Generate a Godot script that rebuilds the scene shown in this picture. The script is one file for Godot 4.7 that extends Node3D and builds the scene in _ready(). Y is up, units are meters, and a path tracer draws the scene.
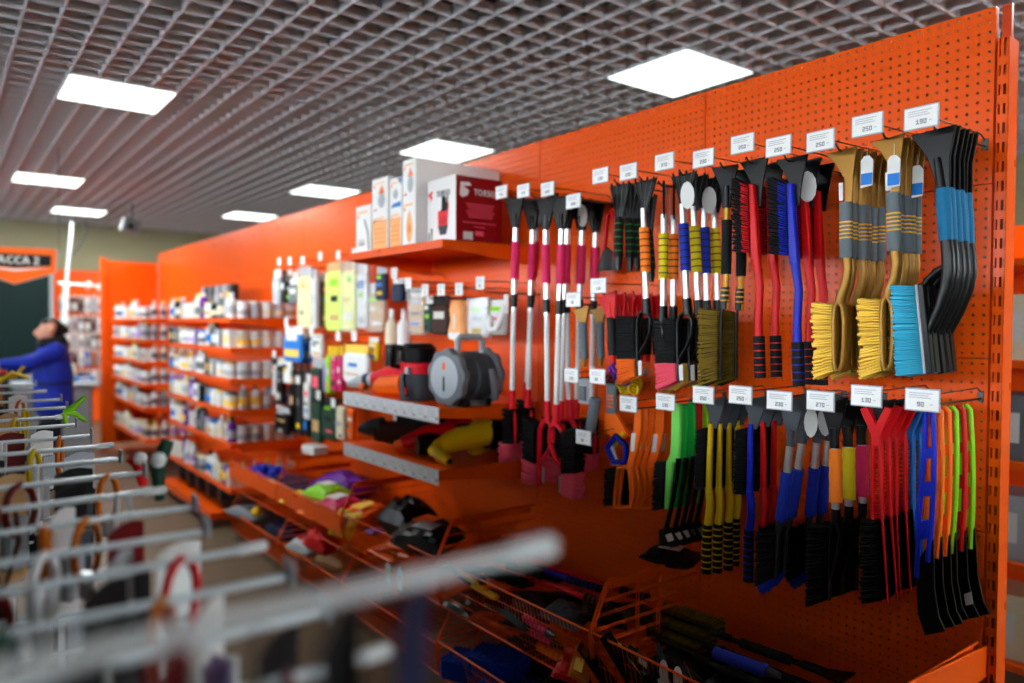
extends Node3D
# A tool and accessories shop: an aisle along an orange perforated display wall, under an open-cell ceiling with LED panels.
# Axes: the wall runs along z at x = 2.2, the camera stands at x = 0, z = 0; y up, metres.

const WALL := 2.2
const TOP := 2.385
const BAY := 0.931
const BAY0 := -0.798
const CEIL := 3.03

var M := {}
var used := {}
var cache := {}
var rng := RandomNumberGenerator.new()
const SKY := 26.0
const LAMP := 5.0
const NTH := ["first", "second", "third", "fourth", "fifth", "sixth", "seventh", "eighth", "ninth", "tenth", "eleventh", "twelfth", "thirteenth", "fourteenth", "fifteenth", "sixteenth", "seventeenth", "eighteenth"]


class Shape:
	var v := PackedVector3Array()
	var n := PackedVector3Array()
	var t := PackedVector2Array()

	func tri(a: Vector3, b: Vector3, c: Vector3, na: Vector3, nb: Vector3, nc: Vector3, ta := Vector2.ZERO, tb := Vector2.ZERO, tc := Vector2.ZERO) -> void:
		if (b - a).cross(c - a).dot(na + nb + nc) > 0.0:
			v.append(a); v.append(c); v.append(b)
			n.append(na); n.append(nc); n.append(nb)
			t.append(ta); t.append(tc); t.append(tb)
		else:
			v.append(a); v.append(b); v.append(c)
			n.append(na); n.append(nb); n.append(nc)
			t.append(ta); t.append(tb); t.append(tc)

	func quad(a: Vector3, b: Vector3, c: Vector3, d: Vector3, nn: Vector3) -> void:
		tri(a, b, c, nn, nn, nn, Vector2(0, 1), Vector2(1, 1), Vector2(1, 0))
		tri(a, c, d, nn, nn, nn, Vector2(0, 1), Vector2(1, 0), Vector2(0, 0))

	func soft(a: Vector3, b: Vector3, c: Vector3, d: Vector3, na: Vector3, nb: Vector3, nc: Vector3, nd: Vector3) -> void:
		tri(a, b, c, na, nb, nc)
		tri(a, c, d, na, nc, nd)

	# extruded outline in the xy plane from z0 to z1, edges chamfered by b
	func plate(poly: Array, z0: float, z1: float, b := 0.0, xf := Transform3D()) -> Shape:
		var p := PackedVector2Array(poly)
		var area := 0.0
		for i in p.size():
			area += p[i].cross(p[(i + 1) % p.size()])
		if area < 0.0:
			p.reverse()
		var k := p.size()
		var q := PackedVector2Array()
		for i in k:
			var e0 := (p[i] - p[(i + k - 1) % k]).normalized()
			var e1 := (p[(i + 1) % k] - p[i]).normalized()
			var m := Vector2(e0.y + e1.y, -e0.x - e1.x)
			m = m / maxf(0.6, m.length_squared() / 2.0)
			q.append(p[i] - m * b)
		var ids := Geometry2D.triangulate_polygon(q)
		var bs := xf.basis.orthonormalized()
		var up := bs * Vector3(0, 0, 1)
		for i in range(0, ids.size(), 3):
			var A := q[ids[i]]
			var B := q[ids[i + 1]]
			var C := q[ids[i + 2]]
			tri(xf * Vector3(A.x, A.y, z1), xf * Vector3(B.x, B.y, z1), xf * Vector3(C.x, C.y, z1), up, up, up, A, B, C)
			tri(xf * Vector3(A.x, A.y, z0), xf * Vector3(B.x, B.y, z0), xf * Vector3(C.x, C.y, z0), -up, -up, -up, A, B, C)
		for i in k:
			var j := (i + 1) % k
			var e := (p[j] - p[i]).normalized()
			var sd := bs * Vector3(e.y, -e.x, 0)
			quad(xf * Vector3(p[i].x, p[i].y, z0 + b), xf * Vector3(p[j].x, p[j].y, z0 + b), xf * Vector3(p[j].x, p[j].y, z1 - b), xf * Vector3(p[i].x, p[i].y, z1 - b), sd)
			if b > 0.0:
				quad(xf * Vector3(p[i].x, p[i].y, z1 - b), xf * Vector3(p[j].x, p[j].y, z1 - b), xf * Vector3(q[j].x, q[j].y, z1), xf * Vector3(q[i].x, q[i].y, z1), (sd + up).normalized())
				quad(xf * Vector3(p[i].x, p[i].y, z0 + b), xf * Vector3(p[j].x, p[j].y, z0 + b), xf * Vector3(q[j].x, q[j].y, z0), xf * Vector3(q[i].x, q[i].y, z0), (sd - up).normalized())
		return self

	func box(c: Vector3, s: Vector3, b := 0.0, bs := Basis()) -> Shape:
		var h := s / 2.0
		return plate([Vector2(-h.x, -h.y), Vector2(h.x, -h.y), Vector2(h.x, h.y), Vector2(-h.x, h.y)], -h.z, h.z, b, Transform3D(bs, c))

	# round bar along a path; radii one per point (or one for all); squash: depth over width
	func tube(path: Array, radii: Array, sides := 8, squash := 1.0, closed := false, caps := true) -> Shape:
		var k := path.size()
		var rings := []
		var norms := []
		for i in k:
			var a: Vector3 = path[(i + k - 1) % k] if closed or i > 0 else path[0]
			var b: Vector3 = path[(i + 1) % k] if closed or i < k - 1 else path[k - 1]
			var d := (b - a).normalized()
			var ref := Vector3(0, 0, 1) if absf(d.z) < 0.9 else Vector3(1, 0, 0)
			var s := d.cross(ref).normalized()
			var u := s.cross(d).normalized()
			var r: float = radii[mini(i, radii.size() - 1)]
			var ring := PackedVector3Array()
			var nr := PackedVector3Array()
			for j in sides:
				var w := TAU * j / sides
				ring.append(path[i] + s * cos(w) * r + u * sin(w) * r * squash)
				nr.append((s * cos(w) * squash + u * sin(w)).normalized())
			rings.append(ring)
			norms.append(nr)
		for i in (k if closed else k - 1):
			var i2 := (i + 1) % k
			for j in sides:
				var j2 := (j + 1) % sides
				soft(rings[i][j], rings[i][j2], rings[i2][j2], rings[i2][j], norms[i][j], norms[i][j2], norms[i2][j2], norms[i2][j])
		if caps and not closed:
			for e in [0, k - 1]:
				var d: Vector3 = (path[0] - path[1]).normalized() if e == 0 else (path[k - 1] - path[k - 2]).normalized()
				for j in sides:
					tri(path[e], rings[e][j], rings[e][(j + 1) % sides], d, d, d)
		return self

	# turned shape: profile of (radius, height)
	func lathe(profile: Array, seg := 16, xf := Transform3D()) -> Shape:
		var bs := xf.basis.orthonormalized()
		for i in profile.size() - 1:
			var a: Vector2 = profile[i]
			var b: Vector2 = profile[i + 1]
			var e := (b - a).normalized()
			for j in seg:
				var w0 := TAU * j / seg
				var w1 := TAU * (j + 1) / seg
				var d0 := Vector3(cos(w0), 0, sin(w0))
				var d1 := Vector3(cos(w1), 0, sin(w1))
				var n0 := bs * (d0 * e.y + Vector3(0, -e.x, 0))
				var n1 := bs * (d1 * e.y + Vector3(0, -e.x, 0))
				var A := xf * (d0 * a.x + Vector3(0, a.y, 0))
				var B := xf * (d1 * a.x + Vector3(0, a.y, 0))
				var C := xf * (d1 * b.x + Vector3(0, b.y, 0))
				var D := xf * (d0 * b.x + Vector3(0, b.y, 0))
				if a.x > 0.00001:
					tri(A, B, C, n0, n1, n1)
				if b.x > 0.00001:
					tri(A, C, D, n0, n1, n0)
		return self

	# thin card: printed face towards +z
	func card(w: float, h: float, d := 0.0015) -> Shape:
		box(Vector3(0, 0, -d / 2), Vector3(w, h, d))
		quad(Vector3(-w / 2, -h / 2, 0.0003), Vector3(w / 2, -h / 2, 0.0003), Vector3(w / 2, h / 2, 0.0003), Vector3(-w / 2, h / 2, 0.0003), Vector3(0, 0, 1))
		return self

	# tufts from the base line a0-a1 to the tip line b0-b1, in rows across the depth
	func bristle(a0: Vector2, a1: Vector2, b0: Vector2, b1: Vector2, depth: float, nu: int, nw: int, fat: float, seed_: int) -> Shape:
		var g := RandomNumberGenerator.new()
		g.seed = seed_
		for i in nu:
			var f := (i + 0.5) / nu
			for j in nw:
				var zz := ((j + 0.5) / nw - 0.5) * depth
				var a := a0.lerp(a1, f)
				var b := b0.lerp(b1, f) + Vector2(g.randf_range(-1, 1), g.randf_range(-1, 1)) * fat * 1.1
				var z2 := zz * 1.15 + g.randf_range(-1, 1) * fat
				var A := Vector3(a.x, a.y, zz)
				var B := Vector3(b.x, b.y, z2)
				var d := (B - A).normalized()
				var s := d.cross(Vector3(0, 0, 1)).normalized()
				var u := Vector3(0, 0, 1)
				var r0 := fat * 0.62
				var r1 := fat * g.randf_range(0.85, 1.15)
				var dirs := [s, u, -s, -u]
				for q in 4:
					var e0: Vector3 = dirs[q]
					var e1: Vector3 = dirs[(q + 1) % 4]
					soft(A + e0 * r0, A + e1 * r0, B + e1 * r1, B + e0 * r1, e0, e1, e1, e0)
				quad(B + s * r1, B + u * r1, B - s * r1, B - u * r1, d)
		return self

	func mesh() -> ArrayMesh:
		var a := []
		a.resize(Mesh.ARRAY_MAX)
		a[Mesh.ARRAY_VERTEX] = v
		a[Mesh.ARRAY_NORMAL] = n
		a[Mesh.ARRAY_TEX_UV] = t
		var m := ArrayMesh.new()
		m.add_surface_from_arrays(Mesh.PRIMITIVE_TRIANGLES, a)
		return m


func numbered(called: String) -> String:
	var k: int = used.get(called, 0)
	used[called] = k + 1
	return called if k == 0 else "%s_%03d" % [called, k]


func tag(o: Node, label: String, category: String, group := "") -> void:
	o.set_meta("label", label)
	o.set_meta("category", category)
	if group:
		o.set_meta("group", group)


func thing(called: String, label: String, category: String, at := Vector3.ZERO, turn := 0.0, group := "") -> Node3D:
	var o := Node3D.new()
	o.name = numbered(called)
	add_child(o)
	o.position = at
	o.rotation.y = turn
	tag(o, label, category, group)
	return o


func part(called: String, mesh: Mesh, m: Material, parent: Node) -> MeshInstance3D:
	var o := MeshInstance3D.new()
	o.name = called
	o.mesh = mesh
	o.material_override = m
	parent.add_child(o, true)
	return o


func structure(called: String, mesh: Mesh, m: Material) -> MeshInstance3D:
	var o := part(called, mesh, m, self)
	o.set_meta("kind", "structure")
	return o


func box(s: Vector3, b := 0.0, c := Vector3.ZERO) -> ArrayMesh:
	var key := "box%s%s%s" % [s, b, c]
	if not cache.has(key):
		cache[key] = Shape.new().box(c, s, b).mesh()
	return cache[key]


func mat(c: Color, rough := 0.5, metal := 0.0, spec := 0.5) -> StandardMaterial3D:
	var m := StandardMaterial3D.new()
	m.albedo_color = c
	m.roughness = rough
	m.metallic = metal
	m.metallic_specular = spec
	return m


func color_mat(called: String) -> StandardMaterial3D:
	return M[called]


func v3(a: Array) -> Array:
	var r := []
	for p in a:
		r.append(Vector3(p.x, p.y, 0))
	return r


func text(s: String, size: float, depth: float) -> TextMesh:
	var f := SystemFont.new()
	f.font_names = PackedStringArray(["Droid Sans"])
	f.font_weight = 700
	var m := TextMesh.new()
	m.font = f
	m.text = s
	m.font_size = 48
	m.pixel_size = size / 48.0
	m.depth = depth
	return m


# 3 x 5 figures for the prices printed on the cards
const FIGURES := {"0": [7, 5, 5, 5, 7], "1": [2, 6, 2, 2, 7], "2": [7, 1, 7, 4, 7], "3": [7, 1, 7, 1, 7], "5": [7, 4, 7, 1, 7], "7": [7, 1, 2, 2, 2], "9": [7, 5, 7, 1, 7]}


func card_print(price: String) -> ImageTexture:
	var im := Image.create(96, 64, false, Image.FORMAT_RGB8)
	im.fill(Color(0.93, 0.93, 0.92))
	var grey := Color(0.62, 0.63, 0.66)
	for k in 3:
		im.fill_rect(Rect2i(10, 10 + k * 7, [70, 58, 64][k], 2), grey)
	var x := 34
	for ch in price:
		var rows: Array = FIGURES[ch]
		for r in 5:
			for c in 3:
				if (rows[r] >> (2 - c)) & 1:
					im.fill_rect(Rect2i(x + c * 3, 38 + r * 3, 3, 3), Color(0.45, 0.46, 0.5))
		x += 11
	im.fill_rect(Rect2i(72, 44, 8, 2), grey)
	return ImageTexture.create_from_image(im)


func strip_print(seed_: int) -> ImageTexture:
	var g := RandomNumberGenerator.new()
	g.seed = seed_
	var im := Image.create(512, 40, false, Image.FORMAT_RGB8)
	im.fill(Color(0.86, 0.87, 0.88))
	var x := 6
	while x < 490:
		var w := g.randi_range(36, 52)
		im.fill_rect(Rect2i(x, 4, w, 31), Color(0.93, 0.93, 0.93))
		for k in 3:
			im.fill_rect(Rect2i(x + 4, 9 + k * 7, g.randi_range(w / 2, w - 8), 2), Color(0.74, 0.75, 0.77))
		im.fill_rect(Rect2i(x + w - 18, 26, 13, 6), Color(0.68, 0.68, 0.71))
		x += w + g.randi_range(3, 9)
	return ImageTexture.create_from_image(im)


func print_mat(t: Texture2D, rough := 0.45) -> StandardMaterial3D:
	var m := mat(Color.WHITE, rough)
	m.albedo_texture = t
	return m


func materials() -> void:
	var c := {
		"paint": [Color(0.93, 0.335, 0.025), 0.34], "paint_dark": [Color(0.8, 0.25, 0.035), 0.4],
		"black": [Color(0.03, 0.031, 0.034), 0.3], "rubber": [Color(0.045, 0.045, 0.05), 0.7], "soft_black": [Color(0.09, 0.09, 0.1), 0.6],
		"graphite": [Color(0.24, 0.26, 0.28), 0.45], "dark_green_plastic": [Color(0.12, 0.17, 0.17), 0.45],
		"turquoise": [Color(0.02, 0.4, 0.56), 0.62], "turquoise_hair": [Color(0.25, 0.72, 0.85), 0.6],
		"gold": [Color(0.56, 0.4, 0.15), 0.34], "gold_tube": [Color(0.85, 0.62, 0.12), 0.3], "grey_foam": [Color(0.4, 0.44, 0.46), 0.8],
		"yellow": [Color(0.86, 0.72, 0.05), 0.5], "yellow_stripe": [Color(0.95, 0.68, 0.08), 0.6], "straw": [Color(0.98, 0.8, 0.32), 0.6],
		"red": [Color(0.82, 0.035, 0.07), 0.4], "pinkish_red": [Color(0.9, 0.08, 0.16), 0.45], "blue": [Color(0.04, 0.13, 0.68), 0.4], "sky_blue": [Color(0.08, 0.45, 0.78), 0.45],
		"orange": [Color(0.98, 0.42, 0.04), 0.45], "orange_hair": [Color(0.98, 0.45, 0.12), 0.6], "grip_orange": [Color(0.97, 0.5, 0.1), 0.6],
		"green": [Color(0.06, 0.72, 0.25), 0.4], "light_green": [Color(0.5, 0.92, 0.4), 0.4], "lime": [Color(0.55, 0.85, 0.1), 0.4], "stripe_green": [Color(0.08, 0.45, 0.14), 0.6],
		"grip_yellow": [Color(0.85, 0.76, 0.06), 0.6], "grip_blue": [Color(0.05, 0.16, 0.6), 0.6], "grip_pink": [Color(0.86, 0.14, 0.36), 0.6], "pink_hair": [Color(0.97, 0.36, 0.45), 0.6],
		"dark_hair": [Color(0.09, 0.095, 0.105), 0.6], "black_hair": [Color(0.03, 0.03, 0.033), 0.6], "olive_hair": [Color(0.5, 0.4, 0.1), 0.65], "blue_hair": [Color(0.08, 0.2, 0.75), 0.6],
		"white": [Color(0.9, 0.9, 0.89), 0.4], "paper": [Color(0.86, 0.86, 0.84), 0.7], "ivory": [Color(0.88, 0.84, 0.72), 0.5], "light_grey": [Color(0.66, 0.68, 0.7), 0.5], "mid_grey": [Color(0.42, 0.43, 0.45), 0.5],
		"purple": [Color(0.4, 0.12, 0.6), 0.5], "lilac": [Color(0.72, 0.6, 0.86), 0.5], "brown": [Color(0.22, 0.12, 0.08), 0.6], "tan": [Color(0.8, 0.64, 0.44), 0.6],
		"cloth_green": [Color(0.82, 0.93, 0.45), 0.75], "cloth_yellow": [Color(0.93, 0.93, 0.55), 0.75], "navy": [Color(0.08, 0.13, 0.25), 0.5], "bottle_green": [Color(0.08, 0.24, 0.18), 0.5],
		"carton_red": [Color(0.56, 0.03, 0.06), 0.35], "carton": [Color(0.93, 0.92, 0.91), 0.4], "peach": [Color(0.98, 0.68, 0.42), 0.45], "amber": [Color(0.78, 0.4, 0.04), 0.45],
		"wine": [Color(0.4, 0.05, 0.06), 0.45], "magenta": [Color(0.82, 0.12, 0.4), 0.5], "teal_door": [Color(0.01, 0.13, 0.13), 0.45], "skin": [Color(0.85, 0.62, 0.52), 0.55], "hair": [Color(0.05, 0.035, 0.03), 0.5],
		"jacket": [Color(0.05, 0.16, 0.62), 0.6], "plaster": [Color(0.6, 0.57, 0.45), 0.85], "floor": [Color(0.4, 0.34, 0.27), 0.4], "slab": [Color(0.2, 0.18, 0.17), 0.9], "louvre": [Color(0.84, 0.83, 0.83), 0.5],
		"counter": [Color(0.6, 0.62, 0.64), 0.5], "sponge_blue": [Color(0.03, 0.22, 0.6), 0.85],
	}
	for k in c:
		M[k] = mat(c[k][0], c[k][1], 0.0, 0.34)
	M.gold.metallic = 0.4
	M.alu = mat(Color(0.86, 0.87, 0.88), 0.3, 1.0)
	M.chrome = mat(Color(0.88, 0.92, 0.93), 0.28, 0.45)
	M.hole_shade_grey = mat(Color(0.5, 0.51, 0.52), 0.45, 0.8)  # grey of the rear sheets, stands in for shade inside the holes
	M.wire = mat(Color(0.35, 0.34, 0.34), 0.3, 1.0)
	M.clear = mat(Color(0.95, 0.97, 1.0, 0.25), 0.12)
	M.clear.transparency = BaseMaterial3D.TRANSPARENCY_ALPHA
	M.glass = mat(Color(1, 1, 1, 0.06), 0.02)
	M.glass.transparency = BaseMaterial3D.TRANSPARENCY_ALPHA
	M.smoked = mat(Color(0.25, 0.14, 0.1, 0.6), 0.12)
	M.smoked.transparency = BaseMaterial3D.TRANSPARENCY_ALPHA
	for k in ["rubber", "grey_foam", "grip_blue", "grip_yellow", "grip_pink", "grip_orange", "turquoise"]:
		M[k].rim_enabled = true
		M[k].rim = 0.2
	# worn, slightly uneven lacquer on the sheet metal: fine grain in the gloss and a faint speckle
	var nz := FastNoiseLite.new()
	nz.seed = 4
	nz.frequency = 0.02
	nz.fractal_octaves = 4
	var nt := NoiseTexture2D.new()
	nt.noise = nz
	nt.width = 256
	nt.height = 256
	nt.seamless = true
	var ramp := Gradient.new()
	ramp.set_color(0, Color(0.9, 0.9, 0.9))
	ramp.set_color(1, Color(1, 1, 1))
	nt.color_ramp = ramp
	for k in ["paint", "paint_dark", "floor", "plaster"]:
		M[k].roughness_texture = nt
		M[k].roughness_texture_channel = BaseMaterial3D.TEXTURE_CHANNEL_RED
		M[k].uv1_triplanar = true
		M[k].uv1_world_triplanar = true
		M[k].uv1_scale = Vector3.ONE * 1.7
	M.paint.roughness = 0.3
	M.paint.metallic_specular = 0.32
	for p in ["190", "250", "270", "90", "130", "230"]:
		M["card" + p] = print_mat(card_print(p))
	M.strip = print_mat(strip_print(3), 0.3)


func _ready() -> void:
	rng.seed = 11
	var cam := Camera3D.new()
	cam.name = "camera"
	add_child(cam)
	cam.position = Vector3(0, 1.55, 0)
	cam.rotation_degrees = Vector3(-1.407, -37.546, 0.34)
	var lens := CameraAttributesPhysical.new()
	lens.frustum_focal_length = 26.34
	lens.frustum_focus_distance = 2.05
	lens.exposure_aperture = 1.3
	cam.attributes = lens
	cam.fov = 49.0
	cam.current = true
	var env := Environment.new()
	var sky := ProceduralSkyMaterial.new()
	sky.sky_top_color = Color(0.9, 0.95, 1.0)
	sky.sky_horizon_color = Color(0.95, 0.98, 1.0)
	sky.ground_bottom_color = Color(0.55, 0.56, 0.58)
	sky.ground_horizon_color = Color(0.75, 0.78, 0.8)
	sky.sun_angle_max = 0.0
	env.sky = Sky.new()
	env.sky.sky_material = sky
	env.background_mode = Environment.BG_SKY
	env.background_energy_multiplier = SKY
	env.tonemap_mode = Environment.TONE_MAPPER_LINEAR
	env.tonemap_exposure = 1.0
	env.sdfgi_enabled = true
	env.ssao_enabled = true
	env.ssil_enabled = true
	var we := WorldEnvironment.new()
	we.name = "world"
	we.environment = env
	add_child(we)
	materials()
	ceiling_lamps()
	room()
	display_wall()
	shelves()
	bins()
	hanging_tools()
	wall_packs()
	shelf_goods()
	bin_goods()
	bay_goods()
	back_of_shop()
	front_rack()


func ceiling_lamps() -> void:
	var glow := mat(Color(0.95, 0.97, 0.97), 0.4)
	glow.emission_enabled = true
	glow.emission = Color(0.93, 1.0, 0.97)
	glow.emission_energy_multiplier = 4.0
	var trim := mat(Color(0.9, 0.9, 0.9), 0.4)
	var spots := []
	# the row over the far side of the display wall, from the next bay of the shop to the corner
	for k in [1, 0, -1, -2, -3]:
		spots.append([Vector2(3.198, -2.643 + 2.55 * k), "beyond the display wall"])
	for z in [-5.193, -8.943]:
		spots.append([Vector2(0.648, z), "over the aisle"])
	spots.append([Vector2(1.248, -11.343), "next to the back wall"])
	var words := {}
	for s in spots:
		var at: Vector2 = s[0]
		var k: int = words.get(s[1], 0)
		words[s[1]] = k + 1
		var o := thing("ceiling_lamp", "%s square LED ceiling panel %s, counted from the camera end" % [NTH[k], s[1]], "lamp", Vector3(at.x + 0.3, CEIL - 0.006, at.y - 0.3), 0.0, "square LED panels in the ceiling")
		part("diffuser", box(Vector3(0.594, 0.006, 0.594), 0.0, Vector3(0, -0.003, 0)), glow, o)
		var f := Shape.new()
		for d in [-1, 1]:
			f.box(Vector3(d * 0.2985, 0.002, 0), Vector3(0.003, 0.016, 0.6))
			f.box(Vector3(0, 0.002, d * 0.2985), Vector3(0.594, 0.016, 0.003))
		part("frame", f.mesh(), trim, o)
		var l := AreaLight3D.new()
		l.name = "lamp_light"
		l.area_size = Vector2(0.57, 0.57)
		l.area_normalize_energy = true
		l.light_color = Color(0.96, 1.0, 0.985)
		l.light_energy = LAMP
		l.area_range = 30.0
		l.area_attenuation = 2.0
		l.shadow_enabled = true
		l.rotation_degrees.x = -90
		l.position.y = -0.012
		o.add_child(l)


const SILL := 1.75
const HEAD := 2.85
const X0 := -5.0
const X1 := 7.5
const Z0 := -13.15
const Z1 := 4.5


func room() -> void:
	var w := X1 - X0
	var d := Z1 - Z0
	var mx := (X0 + X1) / 2.0
	var mz := (Z0 + Z1) / 2.0
	structure("floor", box(Vector3(w + 0.4, 0.2, d + 0.4)), M.floor).position = Vector3(mx, -0.1, mz)
	structure("wall_back", box(Vector3(w + 0.4, 3.6, 0.2)), M.plaster).position = Vector3(mx, 1.8, Z0 - 0.1)
	var near := structure("wall_near", box(Vector3(w + 0.4, SILL, 0.2)), M.plaster)
	near.position = Vector3(mx, SILL / 2, Z1 + 0.1)
	part("wall_head", box(Vector3(w + 0.4, 3.6 - HEAD, 0.2)), M.plaster, near).position = Vector3(0, (HEAD + 3.6) / 2 - SILL / 2, 0)
	var cut := [X0 - 0.2]
	for k in 3:
		var xc: float = [-3.3, 3.6, 6.2][k]
		cut.append_array([xc - 1.2, xc + 1.2])
		shop_window(7 + k, Vector3(xc, SILL, Z1 + 0.06), -PI / 2)
	cut.append(X1 + 0.2)
	for k in range(0, cut.size(), 2):
		part("wall_pier", box(Vector3(cut[k + 1] - cut[k], HEAD - SILL, 0.2), 0.0, Vector3((cut[k] + cut[k + 1]) / 2 - mx, HEAD / 2, 0)), M.plaster, near)
	# the shop front along the left: a band of high windows over the display backs, daylight from a white winter day
	structure("ground", box(Vector3(90, 0.1, 90)), mat(Color(0.86, 0.88, 0.9), 0.9)).position = Vector3(0, -0.26, 0)
	var left := structure("wall_left", box(Vector3(0.2, SILL, d)), M.plaster)
	left.position = Vector3(X0 - 0.1, SILL / 2, mz)
	part("wall_head", box(Vector3(0.2, 3.6 - HEAD, d)), M.plaster, left).position = Vector3(0, (HEAD + 3.6) / 2 - SILL / 2, 0)
	var edges := [Z1]
	for k in 6:
		var zc := Z1 - 1.6 - 2.9 * k
		edges.append_array([zc + 1.2, zc - 1.2])
		shop_window(k + 1, Vector3(X0 - 0.06, SILL, zc), 0.0)
	edges.append(Z0)
	for k in range(0, edges.size(), 2):
		var a: float = edges[k]
		var b: float = edges[k + 1]
		part("wall_pier", box(Vector3(0.2, HEAD - SILL, a - b), 0.0, Vector3(0, HEAD / 2, (a + b) / 2 - mz)), M.plaster, left)
	structure("wall_right", box(Vector3(0.2, 3.6, d)), M.plaster).position = Vector3(X1 + 0.1, 1.8, mz)
	var c := structure("ceiling", box(Vector3(w + 0.4, 0.2, d + 0.4)), M.slab)
	c.position = Vector3(mx, 3.45, mz)
	# open-cell suspended ceiling: runners along the shop and blades across it, 15 cm apart
	var long := box(Vector3(0.007, 0.06, d))
	var cross := box(Vector3(w, 0.054, 0.006))
	var x := 3.198 - 0.15 * 54
	while x < X1 - 0.01:
		part("runner", long, M.louvre, c).position = Vector3(x - mx, CEIL + 0.0275 - 3.45, 0)
		x += 0.15
	var z := -2.643 - 0.15 * 70
	while z < Z1 - 0.01:
		part("blade", cross, M.louvre, c).position = Vector3(0, CEIL + 0.0265 - 3.45, z - mz)
		z += 0.15


func shop_window(n: int, at: Vector3, turn: float) -> void:
	var f := Shape.new()
	var tall := HEAD - SILL
	for e in [-1.17, 0.0, 1.17]:
		f.box(Vector3(0, tall / 2, e), Vector3(0.07, tall, 0.06), 0.004)
	for h in [0.03, tall - 0.03]:
		f.box(Vector3(0, h, 0), Vector3(0.07, 0.06, 2.28), 0.004)
	var win := structure("window_%d" % n, f.mesh(), M.white)
	win.position = at
	win.rotation.y = turn
	for e in [-0.585, 0.585]:
		part("pane", box(Vector3(0.006, tall - 0.12, 1.11), 0.0, Vector3(0, tall / 2, e)), M.glass, win)
	part("window_sill", box(Vector3(0.2, 0.03, 2.5), 0.004, Vector3(0.12 if turn == 0.0 else -0.12, 0.0, 0)), M.white, win)


# one perforated sheet, 36 x 18 round holes 25 mm apart
func perforated(w: float, h: float) -> ArrayMesh:
	var s := Shape.new()
	var nx := 36
	var ny := 18
	var px := w / nx
	var py := h / ny
	var f := Vector3(-1, 0, 0)
	var r := 0.0038
	for i in nx:
		for j in ny:
			var c := Vector3(0, -h / 2 + (j + 0.5) * py, -w / 2 + (i + 0.5) * px)
			var rim := []
			var edge := []
			for k in 8:
				var a := TAU * k / 8.0
				var u := Vector3(0, sin(a), cos(a))
				rim.append(c + u * r)
				var m := maxf(absf(u.y) / (py / 2), absf(u.z) / (px / 2))
				edge.append(c + u / m)
			for k in 8:
				var k2 := (k + 1) % 8
				s.soft(rim[k], rim[k2], edge[k2], edge[k], f, f, f, f)
				var a := TAU * (k + 0.5) / 8.0
				s.quad(rim[k], rim[k2], rim[k2] + Vector3(0.0025, 0, 0), rim[k] + Vector3(0.0025, 0, 0), -Vector3(0, sin(a), cos(a)))
	# folded edges
	s.box(Vector3(0.01, h / 2 - 0.0006, 0), Vector3(0.02, 0.0012, w))
	s.box(Vector3(0.01, -h / 2 + 0.0006, 0), Vector3(0.02, 0.0012, w))
	s.box(Vector3(0.01, 0, w / 2 - 0.0006), Vector3(0.02, h, 0.0012))
	s.box(Vector3(0.01, 0, -w / 2 + 0.0006), Vector3(0.02, h, 0.0012))
	return s.mesh()


func upright(height: float) -> ArrayMesh:
	var s := Shape.new()
	# channel 28 mm wide, 62 mm deep, its face slotted in two columns
	for d in [[-0.014, -0.0095], [-0.0055, 0.0015], [0.0075, 0.014]]:
		s.box(Vector3(0.001, height / 2, (d[0] + d[1]) / 2), Vector3(0.002, height, d[1] - d[0]))
	var y := 0.04
	while y < height - 0.04:
		s.box(Vector3(0.001, y, -0.0075), Vector3(0.002, 0.023, 0.004))
		s.box(Vector3(0.001, y, 0.0045), Vector3(0.002, 0.023, 0.006))
		y += 0.05
	s.box(Vector3(0.031, height / 2, 0.013), Vector3(0.062, height, 0.002))
	s.box(Vector3(0.031, height / 2, -0.013), Vector3(0.062, height, 0.002))
	s.box(Vector3(0.061, height / 2, 0), Vector3(0.002, height, 0.028))
	s.box(Vector3(0.031, height - 0.001, 0), Vector3(0.062, 0.002, 0.028))
	return s.mesh()


const ROW := 0.461


func bay_z(k: float) -> float:
	return BAY0 - BAY * k


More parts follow.
